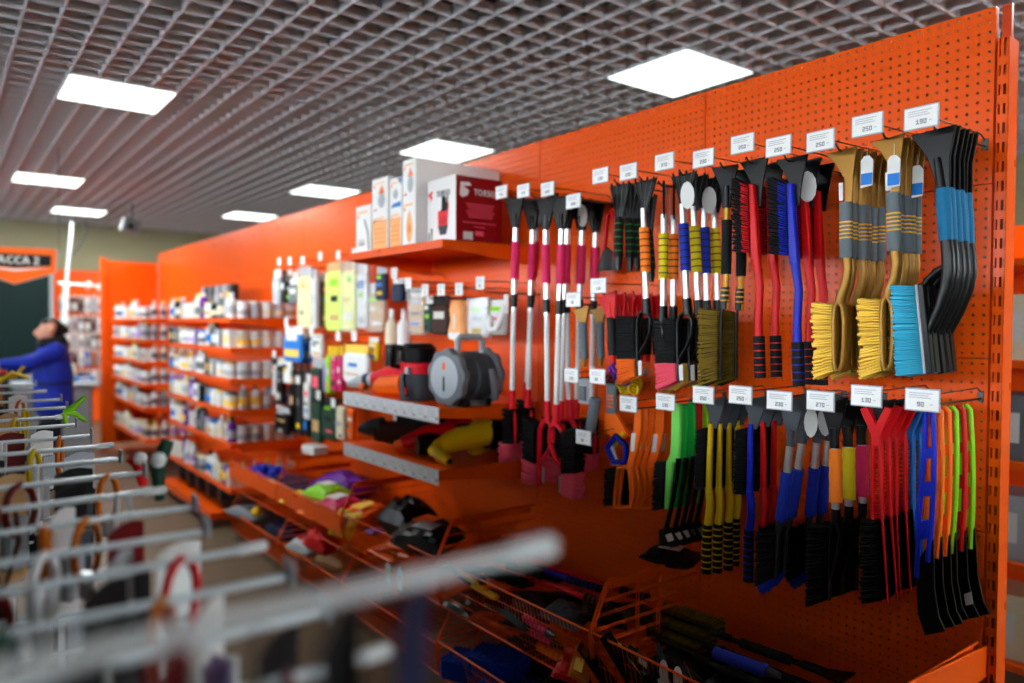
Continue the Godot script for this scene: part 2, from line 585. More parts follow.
func display_wall() -> void:
	var sheet := perforated(BAY - 0.004, ROW - 0.002)
	var plain := box(Vector3(0.02, ROW - 0.002, BAY - 0.004))
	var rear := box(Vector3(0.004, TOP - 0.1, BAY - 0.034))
	var cap := box(Vector3(0.064, 0.003, BAY - 0.034))
	var post := upright(2.3)
	var what := ["behind the turquoise and gold brushes, nearest bay", "behind the pink-gripped snow brushes, second bay", "behind the boxed goods and compressors, third bay", "behind the cloth packs, fourth bay", "behind the glove packs, fifth bay", "at the near end of the long bottle shelves", "at the far end of the long bottle shelves", "empty between the two bottle shelves", "over the near half of the corner bottle shelves", "over the far half of the corner bottle shelves"]
	for k in what.size():
		var o := thing("display_wall_section", "orange perforated metal wall section %s" % what[k], "display wall", Vector3(WALL, 0, bay_z(k + 0.5)), 0.0, "bays of the orange display wall")
		for r in 5:
			var y := TOP - ROW * (r + 0.5)
			part("panel", sheet if k < 6 else plain, M.paint, o).position = Vector3(0.0 if k < 6 else 0.01, y, 0)
		# closed back up to under the top row, hole shade put into its grey
		part("rear_panel", rear, M.hole_shade_grey, o).position = Vector3(0.066, 0.06 + (TOP - 0.1) / 2, 0)
		part("added_top_cap", cap, M.paint, o).position = Vector3(0.034, TOP - 0.04, 0)  # added to keep light out of the cavity behind the holes
		part("upright", post, M.paint, o).position = Vector3(0.004, 0, BAY / 2 + (0.016 if k == 0 else 0.0))
		part("plinth", box(Vector3(0.06, 0.08, BAY - 0.004)), M.paint_dark, o).position = Vector3(0.035, 0.04, 0)
		if k == 0:
			part("joining_bar", box(Vector3(0.012, 0.2, 0.022)), M.paint_dark, o).position = Vector3(0.03, 2.29, BAY / 2 + 0.016)
	# divider that closes the run at the corner, square to the wall
	var e := thing("end_divider", "orange perforated divider standing square to the wall in the far corner", "display wall", Vector3(1.9, 0, bay_z(10) + 0.02))
	for r in 5:
		var p := part("panel", cache_sheet(), M.paint, e)
		p.position = Vector3(0, 2.27 - 0.44 * (r + 0.5), 0)
		p.rotation.y = PI / 2 * 1.0
	var pm := part("upright", box(Vector3(0.07, 2.3, 0.05), 0.004), M.paint, e)
	pm.position = Vector3(-0.31, 1.15, 0.0)


func cache_sheet() -> ArrayMesh:
	if not cache.has("divider"):
		var s := Shape.new()
		s.box(Vector3.ZERO, Vector3(0.004, 0.436, 0.56))
		cache["divider"] = s.mesh()
	return cache["divider"]


# a sheet-metal shelf: tray with turned-down front and side edges, two brackets; front edge along -x
func shelf(label: String, z_near: float, z_far: float, x_front: float, y: float, lip := 0.035, strip := 0.0, group := "") -> Node3D:
	var w := z_near - z_far
	var d := WALL - x_front
	var o := thing("metal_shelf", label, "shelf", Vector3(x_front + d / 2, y, (z_near + z_far) / 2), 0.0, group)
	var s := Shape.new()
	s.box(Vector3(0, -0.001, 0), Vector3(d, 0.002, w))
	s.box(Vector3(-d / 2 + 0.0015, -lip / 2, 0), Vector3(0.003, lip, w), 0.001)
	s.box(Vector3(d / 2 - 0.002, -lip / 2, 0), Vector3(0.003, lip, w))
	part("tray", s.mesh(), M.paint, o)
	for e in [-1, 1]:
		var b := Shape.new().plate([Vector2(-d / 2, 0), Vector2(d / 2 - 0.004, 0), Vector2(d / 2 - 0.004, -0.09), Vector2(d / 2 - 0.06, -0.085), Vector2(-d / 2, -lip)], -0.0015, 0.0015)
		part("bracket", b.mesh(), M.paint, o).position.z = e * (w / 2 - 0.0015)
	if strip > 0.0:
		var p := part("price_strip", Shape.new().card(w, strip, 0.003).mesh(), M.strip, o)
		p.rotation.y = -PI / 2
		p.position = Vector3(-d / 2 - 0.003, -strip / 2 + 0.004, 0)
	return o


const BAY_TOPS := [1.575, 1.36, 1.135, 0.91, 0.67, 0.345]


func shelves() -> void:
	var a := bay_z(2) - 0.004
	var b := bay_z(3) + 0.004
	shelf("orange shelf carrying the cartons above the compressors", a, b, 1.68, 1.9, 0.035)
	shelf("orange shelf with white price strip under the grey drum compressor", a, b, 1.665, 1.19, 0.04, 0.068)
	shelf("orange shelf with white price strip under the yellow hand vacuum", a, b, 1.665, 0.928, 0.04, 0.066)
	var g := "orange shelves of the bottle bays"
	for k in 6:
		shelf("%s shelf from the top of the long bottle bay" % NTH[k], bay_z(5), bay_z(7), 1.66, BAY_TOPS[k], 0.035, 0.0, g)
		shelf("%s shelf from the top of the corner bottle bay" % NTH[k], bay_z(8), bay_z(10) + 0.06, 1.66, BAY_TOPS[k], 0.035, 0.0, g)
	shelf("floor-level orange shelf with grey canisters under the long bottle bay", bay_z(5) - 0.3, bay_z(7), 1.6, 0.12, 0.05, 0.0, g)


# wire basket open at the top, front low, back high
func basket(label: String, z_near: float, z_far: float, y_front: float, y_back: float, y_floor: float, band := 0.0, group := "wire baskets along the foot of the wall") -> Node3D:
	var w := z_near - z_far
	var xf := 1.655
	var xb := WALL - 0.02
	var o := thing("wire_basket", label, "basket", Vector3(xf, 0, (z_near + z_far) / 2), 0.0, group)
	var h := w / 2 - 0.006
	var d := xb - xf
	var r := 0.0042
	var rim := Shape.new()
	rim.tube([Vector3(0, y_front, -h), Vector3(0, y_front, h)], [r], 6)
	rim.tube([Vector3(0.02, y_floor, -h), Vector3(0.02, y_floor, h)], [r], 6)
	part("front_rim", rim.mesh(), M.paint, o)
	for e in [-1, 1]:
		var s := Shape.new()
		s.tube([Vector3(0.02, y_floor, e * h), Vector3(0, y_front, e * h), Vector3(0.07, y_back, e * h), Vector3(0.09, y_back + 0.012, e * h), Vector3(d, y_back + 0.012, e * h)], [r], 6)
		for f in [0.3, 0.55, 0.8]:
			s.tube([Vector3(0.09 + d * f * 0.8, y_floor, e * h), Vector3(0.09 + d * f * 0.8, y_back, e * h)], [0.0022], 5)
		for f in [0.2, 0.33, 0.46, 0.59, 0.72, 0.85]:
			var yy := lerpf(y_floor, y_back, f)
			var x0 := 0.01 if yy < y_front else 0.07 * (yy - y_front) / (y_back - y_front)
			s.tube([Vector3(x0, yy, e * h), Vector3(d, yy, e * h)], [0.0018], 5)
		s.box(Vector3(d * 0.55, y_back + 0.0, e * h), Vector3(d * 0.8, 0.03, 0.002))
		part("side_frame", s.mesh(), M.paint, o)
	var g := Shape.new()
	var n := int(w / 0.02)
	for i in n:
		var z := -h + (i + 0.5) * 2 * h / n
		g.tube([Vector3(0, y_front, z), Vector3(0.02, y_floor, minf(z + 0.035, h))], [0.0012], 4, 1.0, false, false)
	for f in [0.25, 0.5, 0.75]:
		g.tube([Vector3(0.02 * (1 - f), lerpf(y_floor, y_front, f), -h), Vector3(0.02 * (1 - f), lerpf(y_floor, y_front, f), h)], [0.0014], 4, 1.0, false, false)
	part("front_grille", g.mesh(), M.paint, o)
	if band > 0.0:
		part("front_band", box(Vector3(0.003, band, 2 * h), 0.0, Vector3(-0.004, y_front - 0.012 - band / 2, 0)), M.paint, o)
	var fl := Shape.new()
	for i in int(w / 0.045):
		var z := -h + (i + 0.5) * 0.045
		fl.tube([Vector3(0.02, y_floor, z), Vector3(d, y_floor, z)], [0.0016], 4, 1.0, false, false)
	for f in [0.15, 0.4, 0.65, 0.9]:
		fl.tube([Vector3(d * f, y_floor - 0.002, -h), Vector3(d * f, y_floor - 0.002, h)], [0.0018], 4, 1.0, false, false)
	part("base_grille", fl.mesh(), M.paint, o)
	return o


func bins() -> void:
	basket("upper wire basket with the blue and red brushes lying in it", bay_z(1), bay_z(2), 0.56, 0.7, 0.36)
	basket("lower wire basket with the blue sponges in it", bay_z(1), bay_z(2), 0.215, 0.34, 0.06)
	basket("upper wire basket of black packs below the yellow striped brushes", bay_z(0), bay_z(1), 0.56, 0.7, 0.36)
	basket("upper wire basket with orange and black bags under the vacuum shelf", bay_z(2), bay_z(3), 0.56, 0.7, 0.36)
	basket("lower wire basket half hidden behind the foremost chrome hook", bay_z(2), bay_z(3), 0.2, 0.32, 0.06)
	basket("wide wire basket with a solid orange front holding bright packs", bay_z(3), bay_z(4), 0.56, 0.7, 0.36, 0.1)
	basket("lower wire basket with red and white packs", bay_z(3), bay_z(4), 0.2, 0.32, 0.06)
	basket("wire basket with a solid orange front holding the blue bundle", bay_z(4), bay_z(5), 0.56, 0.62, 0.36, 0.1)
	basket("lower wire basket with a grey and yellow pack beside the bottle bay", bay_z(4), bay_z(5), 0.2, 0.32, 0.06)
	# closed metal tray side at the near end
	var o := thing("tray_side", "solid orange sheet-metal side at the near end of the lowest tray", "tray side", Vector3(1.93, 0, bay_z(0) + 0.008))
	part("sheet", Shape.new().plate([Vector2(-0.3, 0.62), Vector2(0.27, 0.62), Vector2(0.27, 0.70), Vector2(-0.3, 0.735)], -0.002, 0.002).mesh(), M.paint, o)
	part("lip", Shape.new().tube([Vector3(-0.3, 0.735, 0), Vector3(0.27, 0.7, 0)], [0.004], 6).mesh(), M.paint, o)


# ---- tools: each kind is a list of parts drawn in its own plane (x along the wall, y up, z towards the aisle), hung at (0, 0)
# [how, name, colour slot or material, outline or path, ...]; a part with a fifth entry "of" is a sub-part of the part before it
func specs() -> Dictionary:
	var s := {}
	s.arched_brush = [
		["plate", "scraper_blade", "black", [Vector2(-0.0632, 0.0026), Vector2(0.0422, 0.0105), Vector2(0.0363, -0.026), Vector2(0.0304, -0.0627), Vector2(0.0311, -0.1007), Vector2(0.0318, -0.1387), Vector2(0.0002, -0.1344), Vector2(-0.0073, -0.0996), Vector2(-0.0219, -0.0586), Vector2(-0.046, -0.0227)], -0.004, 0.004, 0.0015],
		["tube", "neck", "black", [Vector2(0.0012, -0.0625), Vector2(0.0063, -0.0921), Vector2(0.014, -0.141)], [0.0096, 0.011, 0.012], 1.0],
		["tube", "grip", "c1", [Vector2(0.015, -0.1364), Vector2(0.018, -0.1774), Vector2(0.0223, -0.2256), Vector2(0.0252, -0.2616)], [0.017, 0.0175, 0.017, 0.0163], 0.85],
		["rings", "rib", "c1", [Vector2(0.015, -0.1364), Vector2(0.0252, -0.2616)], [0.0182], 0.85, [0.36, 0.43, 0.5, 0.57, 0.64], 0.003],
		["tube", "handle", "black", [Vector2(0.0251, -0.2569), Vector2(0.0304, -0.2978), Vector2(0.0322, -0.3336), Vector2(0.0273, -0.374), Vector2(0.0147, -0.4192), Vector2(-0.0006, -0.4578), Vector2(-0.0116, -0.4846)], [0.0144, 0.0156, 0.0163, 0.0144, 0.012, 0.0108, 0.0086], 0.8],
		["tube", "strut", "black", [Vector2(0.0264, -0.3238), Vector2(0.0063, -0.3347), Vector2(-0.0118, -0.3507), Vector2(-0.0277, -0.3721)], [0.0096, 0.0086, 0.0081, 0.0072], 0.8],
		["plate", "brush_back", "black", [Vector2(-0.0349, -0.3644), Vector2(-0.0208, -0.365), Vector2(0.0063, -0.5813), Vector2(-0.0097, -0.5846)], -0.0115, 0.0115, 0.002],
		["plate", "bristle_board", "light_grey", [Vector2(-0.0408, -0.3655), Vector2(-0.0344, -0.3657), Vector2(-0.0088, -0.5846), Vector2(-0.0149, -0.5849)], -0.0118, 0.0118, 0.001],
		["bristle", "bristle_head", "c2", [Vector2(-0.0396, -0.3692), Vector2(-0.0144, -0.5824), Vector2(-0.1005, -0.367), Vector2(-0.0814, -0.5938)], 0.021, 44, 7, 0.0024],
	]
	s.loop_brush = [
		["plate", "scraper_blade", "gold", [Vector2(-0.0463, 0.0036), Vector2(0.0419, 0.012), Vector2(0.0376, -0.022), Vector2(0.0334, -0.061), Vector2(0.0311, -0.1355), Vector2(0.0112, -0.1328), Vector2(0.0088, -0.0695), Vector2(-0.0095, -0.0337), Vector2(-0.0278, -0.0126)], -0.003, 0.003, 0.001],
		["tube", "blade_rib", "gold", [Vector2(-0.0306, -0.0019), Vector2(0.0139, -0.0754)], [0.0016], 1.0],
		["tube", "blade_rib", "gold", [Vector2(0.0274, 0.0023), Vector2(0.0239, -0.0769)], [0.0016], 1.0],
		["tube", "blade_rib", "gold", [Vector2(-0.0025, 0.0005), Vector2(0.0189, -0.0761)], [0.0016], 1.0],
		["plate", "barcode_label", "paper", [Vector2(-0.0023, -0.0804), Vector2(0.009, -0.0809), Vector2(0.0099, -0.1276), Vector2(-0.0002, -0.1275)], 0.009, 0.0095, 0.0],
		["tube", "grip", "grey_foam", [Vector2(0.0137, -0.1331), Vector2(0.0176, -0.2796)], [0.0176], 0.9],
		["rings", "stripe", "yellow_stripe", [Vector2(0.0137, -0.1331), Vector2(0.0176, -0.2796)], [0.018], 0.9, [0.36, 0.43, 0.5, 0.57, 0.64], 0.0045],
		["tube", "handle", "gold", [Vector2(0.0175, -0.2745), Vector2(0.0219, -0.3076), Vector2(0.0176, -0.3452), Vector2(0.0068, -0.3751), Vector2(0.0009, -0.4004)], [0.0131, 0.0116, 0.0118, 0.0141, 0.0141], 0.8],
		["loop", "brush_frame", "gold", [Vector2(0.0008, -0.3953), Vector2(-0.0091, -0.4104), Vector2(-0.0115, -0.4488), Vector2(-0.0105, -0.518), Vector2(-0.0082, -0.5615), Vector2(-0.0022, -0.5805), Vector2(0.008, -0.5799), Vector2(0.0147, -0.5605), Vector2(0.0177, -0.5172), Vector2(0.0177, -0.4488), Vector2(0.0125, -0.4108)], [0.0076], 1.7],
		["bristle", "bristle_head", "straw", [Vector2(-0.0156, -0.4026), Vector2(-0.0098, -0.5847), Vector2(-0.0711, -0.3936), Vector2(-0.0619, -0.6059)], 0.026, 26, 5, 0.0042],
	]
	s.long_brush = [
		["plate", "scraper_blade", "black", [Vector2(-0.0491, 0.0169), Vector2(0.0502, 0.0179), Vector2(0.0409, -0.024), Vector2(0.0315, -0.0633), Vector2(0.0257, -0.121), Vector2(0.0053, -0.1185), Vector2(0.0011, -0.0708), Vector2(-0.0203, -0.0264)], -0.012, -0.006, 0.001],
		["plate", "brush_back", "c1", [Vector2(-0.006, -0.0551), Vector2(0.0112, -0.0605), Vector2(0.0318, -0.2854), Vector2(0.0045, -0.2837)], -0.01, 0.01, 0.003],
		["bristle", "bristle_head", "black_hair", [Vector2(-0.0025, -0.0615), Vector2(0.0042, -0.263), Vector2(-0.0627, -0.029), Vector2(-0.0538, -0.253)], 0.034, 34, 6, 0.0030],
		["bristle", "bristle_root", "c1", [Vector2(-0.0025, -0.0615), Vector2(0.0042, -0.263), Vector2(-0.0269, -0.0492), Vector2(-0.0201, -0.2584)], 0.036, 34, 6, 0.0022],
		["tube", "handle", "c1", [Vector2(0.0162, -0.2638), Vector2(0.0227, -0.3083), Vector2(0.0313, -0.3616), Vector2(0.0287, -0.4114), Vector2(0.0262, -0.4614), Vector2(0.0287, -0.5144)], [0.0135, 0.0127, 0.0118, 0.0118, 0.0118, 0.0132], 0.9],
		["tube", "grip", "rubber", [Vector2(0.0286, -0.5056), Vector2(0.0339, -0.6292)], [0.0171], 1.0],
		["rings", "stripe", "c1", [Vector2(0.0286, -0.5056), Vector2(0.0339, -0.6292)], [0.0175], 1.0, [0.18, 0.35, 0.52, 0.69, 0.86], 0.003],
	]
	s.telescopic_brush = [
		["plate", "scraper_blade", "black", [Vector2(-0.0532, 0.0147), Vector2(0.0437, 0.0114), Vector2(0.0336, -0.0358), Vector2(0.0234, -0.0803), Vector2(0.0202, -0.1137), Vector2(-0.0095, -0.1102), Vector2(-0.014, -0.0599), Vector2(-0.0335, -0.0197)], -0.004, 0.004, 0.001],
		["tube", "neck", "black", [Vector2(0.0045, -0.0501), Vector2(0.0055, -0.1181)], [0.0136], 1.0],
		["tube", "shaft", "gold_tube", [Vector2(0.0066, -0.1121), Vector2(0.0104, -0.4313)], [0.009], 1.0],
		["tube", "grip", "rubber", [Vector2(0.008, -0.1555), Vector2(0.0087, -0.3227)], [0.0157], 1.0],
		["tube", "joint", "black", [Vector2(0.0064, -0.3629), Vector2(0.0052, -0.4312)], [0.0136], 1.0],
		["rings", "stripe", "gold_tube", [Vector2(0.0064, -0.3629), Vector2(0.0052, -0.4312)], [0.0142], 1.0, [0.15, 0.38, 0.61], 0.005],
		["tube", "spine", "black", [Vector2(-0.0009, -0.4249), Vector2(-0.0061, -0.453), Vector2(-0.0031, -0.6469)], [0.0043], 1.0],
		["bristle", "bristle_head", "olive_hair", [Vector2(-0.0082, -0.4373), Vector2(-0.0049, -0.6533), Vector2(-0.0816, -0.4303), Vector2(-0.0738, -0.6801)], 0.04, 41, 7, 0.0026],
		["bristle", "bristle_core", "black_hair", [Vector2(-0.0082, -0.4373), Vector2(-0.0049, -0.6533), Vector2(-0.0697, -0.4304), Vector2(-0.0621, -0.6793)], 0.034, 34, 6, 0.0026],
	]
	s.snow_brush = [
		["plate", "scraper_blade", "black", [Vector2(-0.058, 0.0088), Vector2(0.0478, 0.0117), Vector2(0.0326, -0.0303), Vector2(0.0171, -0.0663), Vector2(0.0075, -0.1003), Vector2(-0.0231, -0.0967), Vector2(-0.0279, -0.054), Vector2(-0.045, -0.0192)], -0.004, 0.002, 0.001],
		["tube", "blade_rib", "black", [Vector2(-0.0498, 0.0189), Vector2(-0.0171, -0.0845)], [0.0036], 1.0],
		["tube", "blade_rib", "black", [Vector2(-0.0228, 0.0196), Vector2(-0.011, -0.0852)], [0.0036], 1.0],
		["tube", "blade_rib", "black", [Vector2(0.0058, 0.0199), Vector2(-0.0028, -0.0862)], [0.0036], 1.0],
		["tube", "blade_rib", "black", [Vector2(0.0358, 0.0183), Vector2(0.0033, -0.087)], [0.0036], 1.0],
		["tube", "shaft", "alu", [Vector2(-0.0098, -0.0854), Vector2(0.008, -0.4054)], [0.0109], 1.0],
		["tube", "grip", "c1", [Vector2(-0.0059, -0.1502), Vector2(0.0036, -0.3022)], [0.0167], 1.0],
		["rings", "stripe", "rubber", [Vector2(-0.0059, -0.1502), Vector2(0.0036, -0.3022)], [0.017], 1.0, [0.12, 0.27, 0.42, 0.57, 0.72, 0.87], 0.0045],
		["tube", "socket", "black", [Vector2(0.007, -0.3925), Vector2(0.0126, -0.4441)], [0.0147, 0.0154], 1.0],
		["tube", "handle", "black", [Vector2(0.0104, -0.4344), Vector2(0.029, -0.4602), Vector2(0.0276, -0.5051), Vector2(0.008, -0.5473), Vector2(-0.0222, -0.5873)], [0.007, 0.0058, 0.0054, 0.0054, 0.0064], 1.2],
		["tube", "handle", "black", [Vector2(0.0104, -0.4312), Vector2(-0.014, -0.4439), Vector2(-0.0277, -0.47), Vector2(-0.028, -0.5614), Vector2(-0.022, -0.6592)], [0.0077, 0.007, 0.0067, 0.0067, 0.0064], 1.6],
		["bristle", "bristle_head", "dark_hair", [Vector2(-0.0325, -0.4536), Vector2(-0.0292, -0.5974), Vector2(-0.1161, -0.4534), Vector2(-0.1118, -0.6011)], 0.038, 29, 7, 0.0030],
		["bristle", "bristle_tip", "c2", [Vector2(-0.0291, -0.6007), Vector2(-0.0249, -0.6594), Vector2(-0.1118, -0.6044), Vector2(-0.1039, -0.6947)], 0.038, 15, 7, 0.0030],
		["plate", "barcode_label", "paper", [Vector2(-0.0199, -0.6068), Vector2(-0.0034, -0.6044), Vector2(-0.0027, -0.6547), Vector2(-0.0191, -0.6574)], 0.006, 0.0065, 0.0],
	]
	s.hang_tag = [["plate", "hang_tag", "paper", [Vector2(0.0204, -0.019), Vector2(0.0349, -0.0274), Vector2(0.0455, -0.0448), Vector2(0.0489, -0.0673), Vector2(0.0461, -0.0891), Vector2(0.036, -0.1037), Vector2(0.0218, -0.1084), Vector2(0.0071, -0.1002), Vector2(-0.0037, -0.0829), Vector2(-0.0073, -0.0599), Vector2(-0.0043, -0.0379), Vector2(0.006, -0.0233)], 0.013, 0.0136, 0.0]]
	s.short_scraper = [
		["plate", "scraper_blade", "black", [Vector2(-0.0529, 0.0038), Vector2(0.0536, 0.0065), Vector2(0.0397, -0.0409), Vector2(0.0259, -0.0958), Vector2(0.0213, -0.1237), Vector2(-0.0209, -0.1193), Vector2(-0.0266, -0.0646), Vector2(-0.0397, -0.0305)], -0.004, 0.002, 0.001],
		["tube", "blade_rib", "black", [Vector2(-0.0428, 0.0132), Vector2(-0.0135, -0.1093)], [0.004], 1.0],
		["tube", "blade_rib", "black", [Vector2(-0.0126, 0.0143), Vector2(-0.0035, -0.1103)], [0.004], 1.0],
		["tube", "blade_rib", "black", [Vector2(0.0171, 0.0136), Vector2(0.0064, -0.1114)], [0.004], 1.0],
		["tube", "blade_rib", "black", [Vector2(0.0438, 0.0132), Vector2(0.0163, -0.1125)], [0.004], 1.0],
		["tube", "grip", "rubber", [Vector2(0, -0.1107), Vector2(0.0018, -0.254)], [0.0171], 1.0],
		["rings", "stripe", "stripe_green", [Vector2(0, -0.1107), Vector2(0.0018, -0.254)], [0.0177], 1.0, [0.16, 0.33, 0.5, 0.67, 0.84], 0.005],
		["tube", "handle_end", "black", [Vector2(0.0018, -0.2504), Vector2(0.0022, -0.2791), Vector2(0.0024, -0.3007)], [0.015, 0.0128, 0.0071], 1.0],
	]
	var shaft := [
		["plate", "scraper_blade", "black", [Vector2(-0.0694, 0.013), Vector2(0.0603, 0.0005), Vector2(0.041, -0.0586), Vector2(0.0249, -0.1188), Vector2(-0.016, -0.1148), Vector2(-0.0408, -0.0494)], -0.005, 0.005, 0.001],
		["tube", "neck", "black", [Vector2(0.004, -0.0627), Vector2(0.0066, -0.1211)], [0.0149, 0.0137], 1.0],
		["tube", "shaft", "alu", [Vector2(0.0059, -0.1128), Vector2(-0.0057, -0.4624)], [0.0125], 1.0],
		["tube", "grip", "c1", [Vector2(0.0052, -0.1792), Vector2(0.0005, -0.333)], [0.0183], 1.0],
		["tube", "joint", "black", [Vector2(-0.0029, -0.3955), Vector2(-0.0051, -0.4498)], [0.0145], 1.0],
		["tube", "lower_shaft", "white", [Vector2(-0.0059, -0.4456), Vector2(-0.016, -0.8159)], [0.0112], 1.0],
		["tube", "socket", "pinkish_red", [Vector2(-0.0155, -0.799), Vector2(-0.0188, -0.8837)], [0.0141, 0.0158], 1.0],
	]
	s.long_snow_brush = shaft + [
		["tube", "fork", "pinkish_red", [Vector2(-0.019, -0.8668), Vector2(-0.0014, -0.8989), Vector2(0.0061, -0.9654), Vector2(-0.0035, -1.0383), Vector2(-0.01, -1.0857)], [0.0108, 0.0091, 0.0083, 0.0083, 0.0083], 1.0],
		["bristle", "bristle_head", "black_hair", [Vector2(0.0052, -0.8772), Vector2(0.0067, -1.0243), Vector2(-0.0468, -0.8821), Vector2(-0.0419, -1.0307)], 0.05, 24, 8, 0.0045],
		["bristle", "bristle_tip", "pink_hair", [Vector2(0.0067, -1.0243), Vector2(0.0038, -1.0837), Vector2(-0.0738, -1.0263), Vector2(-0.0694, -1.1116)], 0.05, 12, 8, 0.0045],
	]
	s.forked_snow_brush = shaft + [
		["tube", "fork", "pinkish_red", [Vector2(-0.019, -0.8668), Vector2(0.0156, -0.893), Vector2(0.0308, -0.9207), Vector2(0.0339, -1.0249), Vector2(0.0317, -1.1466)], [0.0108, 0.0095, 0.0087, 0.0087, 0.0083], 1.3],
		["tube", "fork", "pinkish_red", [Vector2(-0.019, -0.8668), Vector2(-0.0501, -0.9038), Vector2(-0.0532, -0.9468), Vector2(-0.0246, -1.003), Vector2(0.0273, -1.0467)], [0.0108, 0.0091, 0.0083, 0.0083, 0.0083], 1.3],
		["bristle", "bristle_head", "black_hair", [Vector2(0.036, -0.8952), Vector2(0.0376, -1.0578), Vector2(0.1151, -0.8791), Vector2(0.1168, -1.0425)], 0.05, 27, 8, 0.0045],
		["bristle", "bristle_tip", "pink_hair", [Vector2(0.0377, -1.062), Vector2(0.0317, -1.1424), Vector2(0.1169, -1.0466), Vector2(0.1114, -1.1459)], 0.05, 14, 8, 0.0045],
		["plate", "barcode_label", "paper", [Vector2(0.014, -1.0738), Vector2(0.0309, -1.0671), Vector2(0.0316, -1.1299), Vector2(0.0146, -1.1368)], 0.012, 0.0125, 0.0],
	]
	s.scoop_scraper = [
		["plate", "scraper_blade", "red", [Vector2(-0.0395, -0.0028), Vector2(0.0511, 0.0169), Vector2(0.0492, -0.0338), Vector2(0.0447, -0.0809), Vector2(0.0036, -0.0809), Vector2(-0.0151, -0.0439)], -0.005, 0.005, 0.002],
		["tube", "neck", "red", [Vector2(0.0158, -0.0223), Vector2(0.0244, -0.0846)], [0.011, 0.0147], 1.0],
		["tube", "grip", "soft_black", [Vector2(0.0243, -0.0773), Vector2(0.0274, -0.1211), Vector2(0.029, -0.1649), Vector2(0.0311, -0.2124)], [0.0176, 0.0165, 0.0176, 0.0165], 1.0],
		["tube", "handle_end", "red", [Vector2(0.0311, -0.2087), Vector2(0.0314, -0.2379)], [0.0132, 0.011], 1.0],
	]
	s.gold_scraper = [
		["plate", "scraper_blade", "gold", [Vector2(-0.0396, -0.0072), Vector2(0.0551, 0.0068), Vector2(0.0446, -0.0307), Vector2(0.034, -0.0609), Vector2(-0.0049, -0.0611), Vector2(-0.0165, -0.0305)], -0.005, 0.005, 0.002],
		["tube", "grip", "grey_foam", [Vector2(0.0146, -0.0534), Vector2(0.0218, -0.1901)], [0.0164], 1.0],
		["rings", "rib", "grey_foam", [Vector2(0.0146, -0.0534), Vector2(0.0218, -0.1901)], [0.0175], 1.0, [0.1, 0.25, 0.4, 0.55, 0.7, 0.85], 0.008],
		["tube", "handle_end", "gold", [Vector2(0.0218, -0.1863), Vector2(0.0194, -0.2206)], [0.0122, 0.0092], 1.0],
	]
	s.frame_brush = [
		["plate", "handle", "orange", [Vector2(-0.0234, 0.0013), Vector2(0.0069, 0.0041), Vector2(0.0056, -0.0688), Vector2(-0.012, -0.1477), Vector2(-0.0348, -0.2142), Vector2(-0.0684, -0.216), Vector2(-0.0499, -0.153), Vector2(-0.0319, -0.0732)], -0.007, 0.007, 0.003],
		["loop", "brush_frame", "orange", [Vector2(-0.054, -0.2067), Vector2(-0.1077, -0.2169), Vector2(-0.1193, -0.2891), Vector2(-0.1284, -0.3633), Vector2(-0.0861, -0.3585), Vector2(-0.0449, -0.3467), Vector2(-0.0432, -0.2933)], [0.0059], 1.6],
		["tube", "handle_end", "orange", [Vector2(-0.0445, -0.2016), Vector2(-0.0319, -0.249), Vector2(-0.0265, -0.3008), Vector2(-0.0425, -0.3462)], [0.0083, 0.0069, 0.0066, 0.0059], 1.6],
		["plate", "barcode_label", "paper", [Vector2(-0.0365, -0.0843), Vector2(-0.0176, -0.082), Vector2(-0.0238, -0.1458), Vector2(-0.0428, -0.1485)], 0.0072, 0.0078, 0.0],
		["bristle", "bristle_head", "black_hair", [Vector2(-0.1151, -0.2234), Vector2(-0.1259, -0.3556), Vector2(-0.1606, -0.2306), Vector2(-0.1666, -0.3636)], 0.03, 26, 7, 0.0030],
	]
	s.paddle_brush = [
		["plate", "handle", "c1", [Vector2(-0.0042, -0.0004), Vector2(0.0062, 0.0088), Vector2(0.023, 0.0104), Vector2(0.0315, -0.0004), Vector2(0.033, -0.1053), Vector2(0.0279, -0.1817), Vector2(0.0069, -0.1882), Vector2(-0.0139, -0.2182), Vector2(-0.0248, -0.2132), Vector2(-0.023, -0.1895), Vector2(-0.0062, -0.1602)], -0.007, 0.007, 0.003],
		["plate", "brush_back", "c1", [Vector2(-0.023, -0.1861), Vector2(0.0069, -0.1816), Vector2(-0.01, -0.3446), Vector2(-0.0272, -0.3481)], -0.007, 0.007, 0.003],
		["tube", "arm", "black", [Vector2(0.0256, -0.1689), Vector2(0.0203, -0.2391), Vector2(0.0006, -0.3358), Vector2(-0.0239, -0.4282)], [0.008, 0.007, 0.0066, 0.008], 1.4],
		["plate", "scraper_blade", "black", [Vector2(-0.0501, -0.4274), Vector2(-0.0113, -0.4018), Vector2(0.0484, -0.4512), Vector2(0.0194, -0.4648), Vector2(-0.045, -0.4771)], -0.004, 0.004, 0.001],
		["plate", "barcode_label", "paper", [Vector2(-0.0195, -0.4339), Vector2(0.0061, -0.4213), Vector2(0.0191, -0.4416), Vector2(-0.0063, -0.4543)], 0.0042, 0.0048, 0.0],
		["bristle", "bristle_head", "black_hair", [Vector2(-0.0251, -0.1898), Vector2(-0.0272, -0.3481), Vector2(-0.0666, -0.1961), Vector2(-0.0688, -0.3599)], 0.03, 29, 7, 0.0030],
	]
